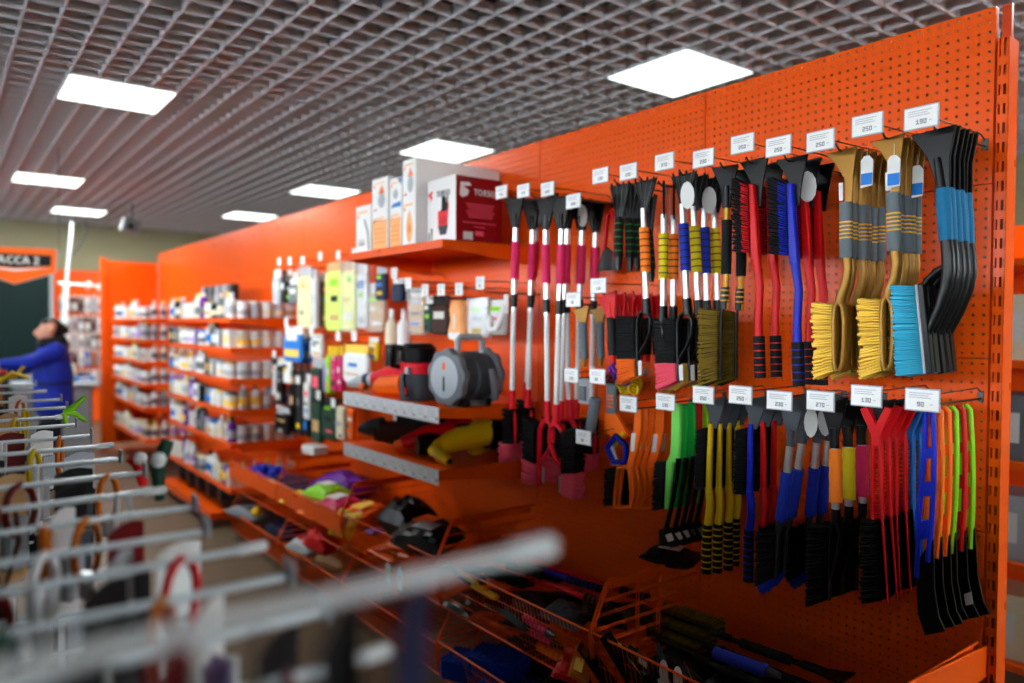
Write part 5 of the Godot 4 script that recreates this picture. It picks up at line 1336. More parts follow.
	part("handle", Shape.new().tube([Vector3(0.1, 0.11, 0.02), Vector3(0.16, 0.15, 0.03), Vector3(0.25, 0.14, 0.035), Vector3(0.27, 0.11, 0.03)], [0.018], 8).mesh(), M.red, b)
	var d := thing("hand_vacuum", "smoked black hand vacuum with pointed nose at the far end", "vacuum", Vector3(1.8, y2, -3.32), 0.0, "hand vacuums")
	part("body", Shape.new().tube([Vector3(0.26, 0.12, 0.12), Vector3(0.16, 0.12, 0.08), Vector3(0.03, 0.11, 0.0)], [0.045, 0.056, 0.058], 14).mesh(), M.soft_black, d)
	part("cup", Shape.new().tube([Vector3(0.1, 0.07, 0.06), Vector3(0.0, 0.07, -0.01), Vector3(-0.06, 0.075, -0.06)], [0.062, 0.06, 0.048], 14).mesh(), M.brown, d)
	part("nozzle", Shape.new().tube([Vector3(-0.03, 0.095, -0.04), Vector3(-0.08, 0.09, -0.1), Vector3(-0.11, 0.08, -0.14)], [0.055, 0.038, 0.018], 12).mesh(), M.graphite, d)
	# packed goods at the rear of both shelves
	var k := 0
	for q in [[1.192, -3.45, 2.05, "paper", "white wrapped"], [0.93, -3.38, 2.02, "yellow", "yellow wrapped"], [0.93, -3.2, 2.05, "pinkish_red", "red wrapped"], [0.93, -3.48, 1.95, "light_grey", "silver wrapped"], [0.93, -2.98, 2.08, "tan", "tan wrapped"]]:
		var e := thing("wrapped_pack", "%s pack standing behind the hand vacuums" % q[4], "packet", Vector3(q[2], q[0], q[1]), 0.0, "packs behind the vacuums")
		part("pouch", Shape.new().plate([Vector2(-0.06, 0), Vector2(0.06, 0), Vector2(0.07, 0.03), Vector2(0.065, 0.14), Vector2(0.03, 0.165), Vector2(-0.05, 0.16), Vector2(-0.07, 0.1)], -0.03, 0.03, 0.012, Transform3D(Basis(Vector3(0, 1, 0), -PI / 2), Vector3.ZERO)).mesh(), M[q[3]], e)
		part("printed_label", box(Vector3(0.001, 0.05, 0.07), 0.0, Vector3(-0.031, 0.08, 0)), M.paper, e)
		k += 1


# a soft bag lying on its back
func bag(called: String, label: String, at: Vector3, s: Vector3, m: String, turn := 0.0, lean := 0.0, mark := "", group := "packs in the wire baskets") -> Node3D:
	var o := thing(called, label, "bag", at, 0.0, group)
	o.basis = Basis(Vector3(0, 1, 0), turn) * Basis(Vector3(0, 0, 1), lean)
	var k := "bag%s" % s
	if not cache.has(k):
		var sh := Shape.new()
		var g := RandomNumberGenerator.new()
		g.seed = hash(k)
		var nu := 10
		var nv := 8
		for face in [-1.0, 1.0]:
			var grid := []
			for i in nu + 1:
				var line := []
				for j in nv + 1:
					var u := float(i) / nu
					var w := float(j) / nv
					var edge := sin(PI * u) * sin(PI * w)
					line.append(Vector3((u - 0.5) * s.x, s.y * 0.5 + face * s.y * 0.5 * pow(edge, 0.45) * (1.0 + g.randf_range(-0.12, 0.12)), (w - 0.5) * s.z))
				grid.append(line)
			for i in nu:
				for j in nv:
					var a: Vector3 = grid[i][j]
					var b: Vector3 = grid[i + 1][j]
					var c: Vector3 = grid[i + 1][j + 1]
					var d: Vector3 = grid[i][j + 1]
					var n := (b - a).cross(d - a).normalized()
					if n.y * face < 0:
						n = -n
					sh.quad(a, b, c, d, n)
		cache[k] = sh.mesh()
	part("pouch", cache[k], M[m], o)
	if mark:
		part("printed_label", box(Vector3(s.x * 0.4, 0.002, s.z * 0.4), 0.0, Vector3(0, s.y * 1.0, 0)), M[mark], o)
	return o


# a tool lying along the wall in a basket, its head towards +z (or -z)
func lay(kind: String, called: String, label: String, at: Vector3, colors: Dictionary, turn: float, pitch := 0.0) -> void:
	var o := hand_tool(kind, called, label, "brush" if "brush" in called else "scraper", "tools lying in the wire baskets", at, colors)
	o.basis = Basis(Vector3(0, 1, 0), turn) * Basis(Vector3(0, 0, 1), pitch) * Basis(Vector3(0, 1, 0), PI / 2) * Basis(Vector3(1, 0, 0), -PI / 2)
	o.position = at


func bin_goods() -> void:
	# second bay, upper basket: brushes thrown in lengthwise
	var z := bay_z(1.5)
	lay("long_brush", "long_brush", "red ice brush lying across the upper basket, next to the wall", Vector3(2.0, 0.52, z - 0.32), {"c1": "red"}, -PI / 2 + 0.12)
	lay("long_brush", "long_brush", "red ice brush lying across the upper basket, middle one", Vector3(1.84, 0.525, z - 0.34), {"c1": "red"}, -PI / 2 + 0.1)
	lay("striped_brush", "long_brush", "blue ice brush lying on top in the upper basket", Vector3(1.88, 0.56, z - 0.33), {"c1": "blue"}, -PI / 2 + 0.16)
	lay("short_scraper", "ice_scraper", "pink-gripped scraper lying at the front of the upper basket", Vector3(1.7, 0.48, z - 0.02), {"rubber": "grip_pink", "stripe_green": "wine"}, -PI / 2 - 0.12)
	lay("short_scraper", "ice_scraper", "second pink-gripped scraper lower at the front of the upper basket", Vector3(1.69, 0.445, z - 0.0), {"rubber": "grip_pink", "stripe_green": "wine"}, -PI / 2 - 0.05)
	lay("short_scraper", "ice_scraper", "orange-gripped scraper lying at the bottom front of the upper basket", Vector3(1.69, 0.4, z + 0.05), {"rubber": "grip_orange", "stripe_green": "amber"}, -PI / 2)
	lay("paddle_brush", "paddle_brush", "yellow-backed black brush lying along the middle of the upper basket", Vector3(1.78, 0.45, z - 0.2), {"c1": "yellow"}, PI / 2 - 0.06)
	lay("scoop_scraper", "ice_scraper", "black scraper with white label lying in the far corner of the basket", Vector3(1.76, 0.52, z - 0.38), {"red": "black"}, -PI / 2 + 0.5)
	bag("tool_bag", "orange and white packet standing at the near end of the upper basket", Vector3(1.69, 0.42, z + 0.4), Vector3(0.1, 0.03, 0.09), "amber", 0.1, 1.2, "straw")
	bag("tool_bag", "red crumpled packet beside the orange one in the upper basket", Vector3(1.71, 0.37, z + 0.32), Vector3(0.12, 0.05, 0.1), "red", 0.3, 0.6)
	for k in 8:
		bag("film_packet", "%s black packet from the far end of the heap in the upper basket" % NTH[k], Vector3(1.74 + 0.09 * (k % 4), 0.37 + 0.035 * (k / 4) + 0.01 * k, z - 0.35 + 0.1 * k), Vector3(0.16, 0.05, 0.2), ["black", "soft_black", "graphite"][k % 3], 0.4 * k, 0.2)
	# second bay, lower basket: blue sponges and scrapers
	for q in [[Vector3(1.72, 0.1, z - 0.3), 0.5, "nearest the basket corner"], [Vector3(1.76, 0.15, z - 0.17), 0.45, "in the middle"], [Vector3(1.72, 0.085, z - 0.05), 0.5, "at the front rim"]]:
		var o := thing("car_sponge", "blue microfibre sponge %s in the lower basket" % q[2], "sponge", q[0], q[1], "blue sponges")
		part("foam", Shape.new().box(Vector3(0, 0.045, 0), Vector3(0.14, 0.075, 0.24), 0.02).mesh(), M.sponge_blue, o)
		var s := Shape.new()
		for i in 7:
			for j in 11:
				s.lathe([Vector2(0.009, 0), Vector2(0.008, 0.006), Vector2(0, 0.01)], 5, Transform3D(Basis(), Vector3(-0.06 + i * 0.02, 0.082, -0.105 + j * 0.021)))
		part("pile", s.mesh(), M.sponge_blue, o)
	for k in 3:
		lay("short_scraper", "ice_scraper", "%s orange-ringed rod in the lower basket" % NTH[k], Vector3(1.72 + 0.06 * k, 0.17 + 0.012 * k, z + 0.12 + 0.03 * k), {"stripe_green": "grip_orange"}, -PI / 2 - 0.1)
	bag("film_packet", "white printed sheet lying in the lower basket", Vector3(1.72, 0.13, z + 0.3), Vector3(0.1, 0.02, 0.12), "light_grey", 0.5, 0.3)
	for k in 5:
		bag("film_packet", "%s dark packet at the back of the lower basket" % NTH[k], Vector3(1.98, 0.08, z - 0.34 + 0.17 * k), Vector3(0.2, 0.09, 0.18), ["black", "soft_black"][k % 2], 0.3 * k)
	# first bay: dark heap of packets, olive brushes, blue roll
	z = bay_z(0.5)
	for k in 14:
		var f := k / 14.0
		var o := thing("film_packet", "%s slim black packet from the far end of the heap in the near basket" % NTH[k], "packet", Vector3(1.68 + 0.05 * (k % 3), 0.42 + 0.02 * (k % 4), z - 0.44 + 0.5 * f), 0.0, "slim black packets in the near basket")
		o.rotation = Vector3(0.9 + 0.3 * sin(k * 2.1), 0.6 + 0.4 * sin(k * 1.3), 0.1 * sin(k))
		part("card", box(Vector3(0.07, 0.003, 0.24), 0.001), [M.black, M.soft_black, M.brown][k % 3], o)
		part("blister", box(Vector3(0.045, 0.02, 0.16), 0.006, Vector3(0, 0.012, 0.02)), M.soft_black, o)
		part("printed_label", box(Vector3(0.05, 0.001, 0.03), 0.0, Vector3(0, 0.0025, -0.09)), [M.olive_hair, M.paper, M.straw, M.soft_black][k % 4], o)
	for k in 2:
		var o := thing("oval_tag", "oval white label at the front rim of the near basket, %s one" % ["left-hand", "right-hand"][k], "tag", [Vector3(1.66, 0.5436, -1.4289), Vector3(1.66, 0.543, -1.3773)][k], -PI / 2, "oval labels on the near basket")
		var r := []
		for j in 16:
			r.append(Vector2(cos(TAU * j / 16) * 0.017, sin(TAU * j / 16) * 0.036))
		part("card", Shape.new().plate(r, 0, 0.0012).mesh(), M.paper, o)
	for k in 3:
		lay("telescopic_brush", "telescopic_brush", "%s olive brush lying at the back of the near basket" % NTH[k], Vector3(1.95 + 0.06 * k, 0.47 + 0.03 * k, z + 0.15), {"gold_tube": "rubber"}, PI / 2 + 0.04 * k)
	var br := thing("foam_roll", "dark blue foam roll lying in the near basket", "roll", Vector3(1.8, 0.5869, -1.2778), 0.0)
	part("foam", Shape.new().tube([Vector3(0.0, 0, -0.08), Vector3(0.02, 0, 0.08)], [0.018], 14).mesh(), M.grip_blue, br)
	part("end_cap", Shape.new().tube([Vector3(0.02, 0, 0.08), Vector3(0.025, 0, 0.12)], [0.014, 0.009], 10).mesh(), M.graphite, br)
	bag("tool_bag", "red and black zip bag at the front of the near basket", Vector3(1.74, 0.42, z + 0.22), Vector3(0.22, 0.1, 0.34), "red", 0.2, -0.1, "black")
	for k in 4:
		bag("film_packet", "%s black bundle at the back of the near basket" % NTH[k], Vector3(2.02, 0.37, z - 0.33 + 0.2 * k), Vector3(0.26, 0.1, 0.22), "black", 0.3 * k)
	bag("film_packet", "black packet with a white label leaning on the wall above the basket side", Vector3(2.05, 0.6969, -1.7335), Vector3(0.12, 0.07, 0.2), "black", 0.3, 0.1, "paper")
	# third bay: orange and black bags
	z = bay_z(2.5)
	bag("tool_bag", "glossy black bag at the near end under the vacuum shelf", Vector3(1.76, 0.505, -2.9059), Vector3(0.2, 0.13, 0.3), "black", 0.3, 0.1, "light_grey")
	for k in 3:
		bag("film_packet", "%s orange packet stacked beside the glossy black bag" % NTH[k], Vector3(1.74, 0.4751, -3.1974) + Vector3(0.02 * k, 0.028 * k - 0.05, 0.05 * k), Vector3(0.16, 0.04, 0.26), "orange", 0.2 * k, 0.1)
	bag("film_packet", "small purple packet on the orange ones", Vector3(1.72, 0.4952, -3.272) + Vector3(0, 0.0, -0.08), Vector3(0.08, 0.03, 0.08), "purple")
	for k in 2:
		var o := thing("oval_tag", ["yellow and white label", "white rounded label"][k] + " hanging over the rim below the orange packets", "tag", [Vector3(1.645, 0.3968, -3.0701), Vector3(1.645, 0.4, -2.9571)][k], -PI / 2)
		part("card", Shape.new().plate([Vector2(-0.02, -0.05), Vector2(0.02, -0.055), Vector2(0.022, 0.03), Vector2(0, 0.05), Vector2(-0.022, 0.03)], 0, 0.0012).mesh(), M.paper, o)
		part("printed_spot", box(Vector3(0.016, 0.02, 0.0004), 0.0, Vector3(0, 0.0, 0.0014)), [M.yellow, M.pinkish_red][k], o)
	bag("tool_bag", "grey and orange bag further back under the vacuum shelf", Vector3(1.93, 0.42, z - 0.05), Vector3(0.26, 0.16, 0.3), "graphite", 0.1, 0.1, "orange")
	bag("tool_bag", "black tall bag behind the yellow packet", Vector3(1.95, 0.4, z - 0.3), Vector3(0.24, 0.24, 0.26), "black", 0.1)
	# fourth bay: bright packs, fifth: blue bundle
	z = bay_z(3.5)
	for q in [["yellow packet with dark print standing behind the grille", Vector3(1.74, 0.46, z + 0.36), Vector3(0.15, 0.05, 0.2), "yellow", 1.0, "soft_black"], ["orange packet behind the yellow one", Vector3(1.86, 0.42, z + 0.34), Vector3(0.24, 0.14, 0.24), "orange", 0.2, "straw"], ["pink packet in the middle of the bright bin", Vector3(1.8, 0.43, z + 0.12), Vector3(0.24, 0.14, 0.24), "magenta", 0.1, "paper"], ["lime green and white packet in the bright bin", Vector3(1.84, 0.46, z - 0.14), Vector3(0.22, 0.13, 0.24), "lime", 0.0, "paper"], ["amber packet at the far corner of the bright bin", Vector3(1.74, 0.42, z - 0.3), Vector3(0.16, 0.1, 0.22), "straw", 0.1, "yellow"], ["purple net bundle at the back of the bright bin", Vector3(2.0, 0.42, z - 0.25), Vector3(0.3, 0.2, 0.4), "purple", 0.1, ""], ["peach packet at the front of the bright bin", Vector3(1.72, 0.42, z + 0.02), Vector3(0.12, 0.09, 0.26), "orange_hair", 0.15, "paper"]]:
		bag("film_packet", q[0], q[1], q[2], q[3], 0.2, q[4], q[5], "bright packets in the orange-fronted bin")
	z = bay_z(4.5)
	var n := thing("fleece_bundle", "royal blue fluffy bundle on the orange-fronted bin", "bundle", Vector3(1.84, 0.459, -5.2386), 0.0)
	var fl := Shape.new()
	for k in 26:
		var a := TAU * k * 0.382
		var h := -0.5 + k / 25.0
		var r := 0.1 * sqrt(maxf(0.05, 1 - 2.4 * h * h))
		fl.lathe([Vector2(0, -0.03), Vector2(0.03, -0.015), Vector2(0.034, 0.01), Vector2(0.018, 0.03), Vector2(0, 0.034)], 7, Transform3D(Basis(), Vector3(cos(a) * r, 0.09 * h, sin(a) * r * 1.4)))
	part("pile", fl.mesh(), M.blue, n)
	bag("film_packet", "white crumpled wrapper at the bin front beside the blue bundle", Vector3(1.7, 0.4861, -4.7482), Vector3(0.06, 0.05, 0.06), "white", 0.2)
	bag("film_packet", "dark packet under the blue bundle", Vector3(1.9, 0.37, z), Vector3(0.36, 0.12, 0.6), "navy", 0.1)
	# lower baskets
	bag("film_packet", "grey pack with a yellow cap in the far lower basket", Vector3(1.74, 0.153, -5.2787), Vector3(0.2, 0.1, 0.4), "mid_grey", 0.2)
	bag("film_packet", "small yellow pack in the far lower basket", Vector3(1.7, 0.2357, -5.0152), Vector3(0.06, 0.07, 0.07), "yellow", 0.4)
	bag("film_packet", "dark blue pack behind the yellow one in the far lower basket", Vector3(1.9, 0.08, z + 0.1), Vector3(0.3, 0.14, 0.4), "navy", 0.1)
	z = bay_z(3.5)
	bag("film_packet", "white and red pack in the lower basket", Vector3(1.72, 0.1926, -4.1923), Vector3(0.16, 0.1, 0.22), "light_grey", 0.2, 0.2, "red")
	bag("film_packet", "red pack in clear film in the lower basket", Vector3(1.74, 0.2537, -3.9545), Vector3(0.18, 0.16, 0.2), "red", 0.2, 0.3)
	bag("film_packet", "pale wrapped pack behind the red one in the lower basket", Vector3(1.84, 0.12, z + 0.05), Vector3(0.24, 0.14, 0.3), "tan", 0.2)
	bag("film_packet", "orange pack at the far side of the lower basket", Vector3(1.8, 0.1, z - 0.3), Vector3(0.2, 0.08, 0.3), "amber", 0.1)
	# grey canisters on the floor-level shelf
	for k in 5:
		var o := thing("canister", "%s dark grey canister on the floor-level shelf, from the near end" % NTH[k], "canister", Vector3(1.74, 0.1205, bay_z(5) - 0.42 - 0.3 * k), 0.0, "canisters on the floor-level shelf")
		part("body", Shape.new().tube([Vector3(0.3, 0.1, 0), Vector3(0.02, 0.1, 0), Vector3(-0.03, 0.1, 0), Vector3(-0.04, 0.1, 0)], [0.095, 0.095, 0.085, 0.03], 16).mesh(), M.graphite, o)
		part("label", Shape.new().tube([Vector3(0.2, 0.1, 0), Vector3(0.06, 0.1, 0)], [0.0958], 16, 1.0, false, false).mesh(), M.mid_grey, o)


func bay_goods() -> void:
	# goods standing on the two bottle bays: kinds shared, each piece its own thing
	var r := 0.03
	var kinds := {
		"bottle": [bottle_mesh(0.034, 0.17, 0.012), 0.17], "jar": [bottle_mesh(0.042, 0.12, 0.036), 0.12], "spray_can": [bottle_mesh(0.03, 0.19, 0.02), 0.19], "small_box": [box(Vector3(0.07, 0.13, 0.07), 0.002, Vector3(0, 0.065, 0)), 0.13],
	}
	var cap := Shape.new().lathe([Vector2(0.016, 0), Vector2(0.015, 0.03), Vector2(0, 0.031)], 10).mesh()
	var lid := Shape.new().lathe([Vector2(0.043, 0), Vector2(0.043, 0.016), Vector2(0, 0.017)], 12).mesh()
	var band := Shape.new().lathe([Vector2(0.0345, 0.03), Vector2(0.0345, 0.09)], 12).mesh()
	var wide := Shape.new().lathe([Vector2(0.0425, 0.02), Vector2(0.0425, 0.06)], 12).mesh()
	var bodies := ["white", "ivory", "white", "light_grey", "paper", "white", "mid_grey", "white", "purple", "soft_black"]
	var inks := ["light_grey", "ivory", "tan", "mid_grey", "light_grey", "straw", "paper", "sky_blue", "mid_grey", "lilac"]
	var names := {"white": "white", "ivory": "cream", "light_grey": "silver", "paper": "off-white", "mid_grey": "grey", "carton": "white", "navy": "navy", "soft_black": "black", "yellow": "yellow", "purple": "purple", "lime": "lime", "sky_blue": "blue", "straw": "straw", "magenta": "pink", "grip_blue": "dark blue", "tan": "tan", "lilac": "lilac"}
	var order := ["bottle", "jar", "spray_can", "small_box"]
	for bay in 2:
		var z0 := bay_z(5 if bay == 0 else 8)
		var z1 := bay_z(7) if bay == 0 else bay_z(10) + 0.1
		var called := "long bay" if bay == 0 else "corner bay"
		for s in 6:
			var y: float = BAY_TOPS[s] + 0.0005
			var places := []
			# a row along the near side, then the front row down the bay
			for k in 5:
				places.append([1.77 + 0.088 * k, z0 - 0.06, "side row", k])
			var n := 15 if bay == 0 else 12
			for k in n:
				places.append([1.705 + 0.012 * sin(k * 1.7), z0 - 0.07 - (z0 - z1 - 0.12) * (k + 0.3) / n, "front row", k])
			for p in places:
				var kind: String = order[(s * 3 + p[3] / 3 + bay + (2 if p[2] == "side row" else 0)) % 4]
				if p[2] == "side row":
					kind = ["jar", "jar", "jar", "bottle", "jar", "bottle"][s] if bay == 0 else "bottle"
				var b: String = bodies[(s * 7 + p[3] * 3 + bay * 2) % (10 if bay == 0 and p[2] == "front row" else 6)]
				var ink: String = inks[(s * 5 + p[3] / 2 + bay * 3) % 10]
				var tall := kinds[kind][1] as float
				if y + tall > (BAY_TOPS[s - 1] if s > 0 else 9.0) - 0.04:
					kind = "jar"
					tall = 0.12
				var o := thing(kind, "%s %s, %s print, %s in the %s, %s shelf, %s" % [names[b], kind.replace("_", " "), names.get(ink, ink), NTH[p[3]], p[2], NTH[s], called], {"bottle": "bottle", "jar": "jar", "spray_can": "can", "small_box": "box"}[kind], Vector3(p[0], y, p[1]), rng.randf_range(-0.2, 0.2), "goods in the %s" % called)
				part("body", kinds[kind][0], M[b], o)
				if kind == "jar":
					part("lid", lid, M[inks[(s + p[3]) % 10]] if bay == 0 and p[2] == "front row" else M.white, o).position.y = 0.106
					part("label", wide, M[ink], o)
				elif kind == "small_box":
					part("label", box(Vector3(0.072, 0.06, 0.05), 0.0, Vector3(0, 0.06, 0)), M[ink], o)
				else:
					part("cap", cap, M[["white", "straw", "ivory", "white", "soft_black", "yellow"][(s + p[3]) % 6]], o).position.y = tall * 0.9
					part("label", band, M[ink], o)
	# grey pouches on the top shelf against the wall
	for k in 9:
		packet("upright_pouch", "%s grey pouch standing on top of the long bay, from the near end" % NTH[k], Vector3(1.95, 1.86, bay_z(5.85) - 0.105 * k), Vector3(1.95, 1.576, bay_z(5.85) - 0.105 * k - 0.095), ["soft_black", "mid_grey", "light_grey", "mid_grey", "light_grey", "brown", "mid_grey", "soft_black", "light_grey"][k], "", 0.05)
	for k in 4:
		bag("film_packet", "%s blue, yellow and grey pack lying on the top shelf of the long bay" % NTH[k], Vector3(1.86, 1.577, bay_z(6.3) - 0.15 * k), Vector3(0.14, 0.08, 0.13), ["grip_blue", "light_grey", "yellow", "light_grey"][k], 0.2 * k, 0.0, "", "packs on the top shelf")
	for q in [["yellow ball", "yellow", 0], ["green ball", "lime", 1], ["dark ball", "bottle_green", 2], ["second yellow ball", "yellow", 3]]:
		var o := thing("foam_ball", "%s on the lowest shelf of the long bay, near end" % q[0], "ball", Vector3(1.72 + 0.1 * (q[2] % 2), BAY_TOPS[5] + 0.0005, bay_z(5) - 0.28 - 0.11 * q[2]), 0.0, "balls on the lowest shelf")
		part("ball", Shape.new().lathe([Vector2(0, 0), Vector2(0.035, 0.01), Vector2(0.05, 0.03), Vector2(0.055, 0.055), Vector2(0.05, 0.08), Vector2(0.035, 0.1), Vector2(0, 0.11)], 14).mesh(), M[q[1]], o)
		part("seam", Shape.new().lathe([Vector2(0.052, 0.046), Vector2(0.0565, 0.055), Vector2(0.052, 0.064)], 14).mesh(), M[["orange", "paper", "lime", "orange"][q[2]]], o)


# smooth union of tapered capsules [a, b, ra, rb], meshed as surface nets and added to a Shape
func net(sh: Shape, bones: Array, cell: float, blend: float) -> void:
	var lo := Vector3.ONE * 1e9
	var hi := -lo
	for b in bones:
		var r := maxf(b[2], b[3]) + 3 * cell
		lo = lo.min(b[0].min(b[1]) - Vector3.ONE * r)
		hi = hi.max(b[0].max(b[1]) + Vector3.ONE * r)
	var n := Vector3i(((hi - lo) / cell).ceil()) + Vector3i.ONE
	var f := PackedFloat32Array()
	f.resize(n.x * n.y * n.z)
	f.fill(1.0)
	for b in bones:
		var A: Vector3 = b[0]
		var B: Vector3 = b[1]
		var r := maxf(b[2], b[3]) + 3 * cell + blend
		var p0 := Vector3i(((A.min(B) - Vector3.ONE * r - lo) / cell).floor()).clamp(Vector3i.ZERO, n - Vector3i.ONE)
		var p1 := Vector3i(((A.max(B) + Vector3.ONE * r - lo) / cell).ceil()).clamp(Vector3i.ZERO, n - Vector3i.ONE)
		var ab := B - A
		var l2 := maxf(ab.length_squared(), 1e-9)
		for z in range(p0.z, p1.z + 1):
			for y in range(p0.y, p1.y + 1):
				for x in range(p0.x, p1.x + 1):
					var p := lo + Vector3(x, y, z) * cell
					var t := clampf((p - A).dot(ab) / l2, 0, 1)
					var d := p.distance_to(A + ab * t) - lerpf(b[2], b[3], t)
					var at := (z * n.y + y) * n.x + x
					var e := f[at]
					var h := maxf(blend - absf(d - e), 0) / blend
					f[at] = minf(d, e) - h * h * blend * 0.25
	var id := PackedInt32Array()
	id.resize(f.size())
	id.fill(-1)
	var vs := PackedVector3Array()
	var ns := PackedVector3Array()
	var sx := 1
	var sy := n.x
	var sz := n.x * n.y
	for z in n.z - 1:
		for y in n.y - 1:
			for x in n.x - 1:
				var at := (z * n.y + y) * n.x + x
				var inside := 0
				for c in 8:
					if f[at + (c & 1) * sx + ((c >> 1) & 1) * sy + (c >> 2) * sz] < 0:
						inside += 1
				if inside == 0 or inside == 8:
					continue
				var sum := Vector3.ZERO
				var cnt := 0
				for c in 8:
					for ax in 3:
						if c & (1 << ax):
							continue
						var d := c | (1 << ax)
						var fa := f[at + (c & 1) * sx + ((c >> 1) & 1) * sy + (c >> 2) * sz]
						var fb := f[at + (d & 1) * sx + ((d >> 1) & 1) * sy + (d >> 2) * sz]
						if (fa < 0) != (fb < 0):
							var t := fa / (fa - fb)
							sum += Vector3(c & 1, (c >> 1) & 1, c >> 2).lerp(Vector3(d & 1, (d >> 1) & 1, d >> 2), t)
							cnt += 1
				id[at] = vs.size()
				vs.append(lo + (Vector3(x, y, z) + sum / cnt) * cell)
				ns.append(Vector3(f[at + sx] - f[at], f[at + sy] - f[at], f[at + sz] - f[at]).normalized())
	for z in range(1, n.z - 1):
		for y in range(1, n.y - 1):
			for x in range(1, n.x - 1):
				var at := (z * n.y + y) * n.x + x
				for ax in 3:
					var st: int = [sx, sy, sz][ax]
					if (f[at] < 0) == (f[at + st] < 0):
						continue
					var u: int = [sy, sz, sx][ax]
					var w: int = [sz, sx, sy][ax]
					var q := [id[at], id[at - u], id[at - u - w], id[at - w]]
					if q.min() < 0:
						continue
					sh.soft(vs[q[0]], vs[q[1]], vs[q[2]], vs[q[3]], ns[q[0]], ns[q[1]], ns[q[2]], ns[q[3]])


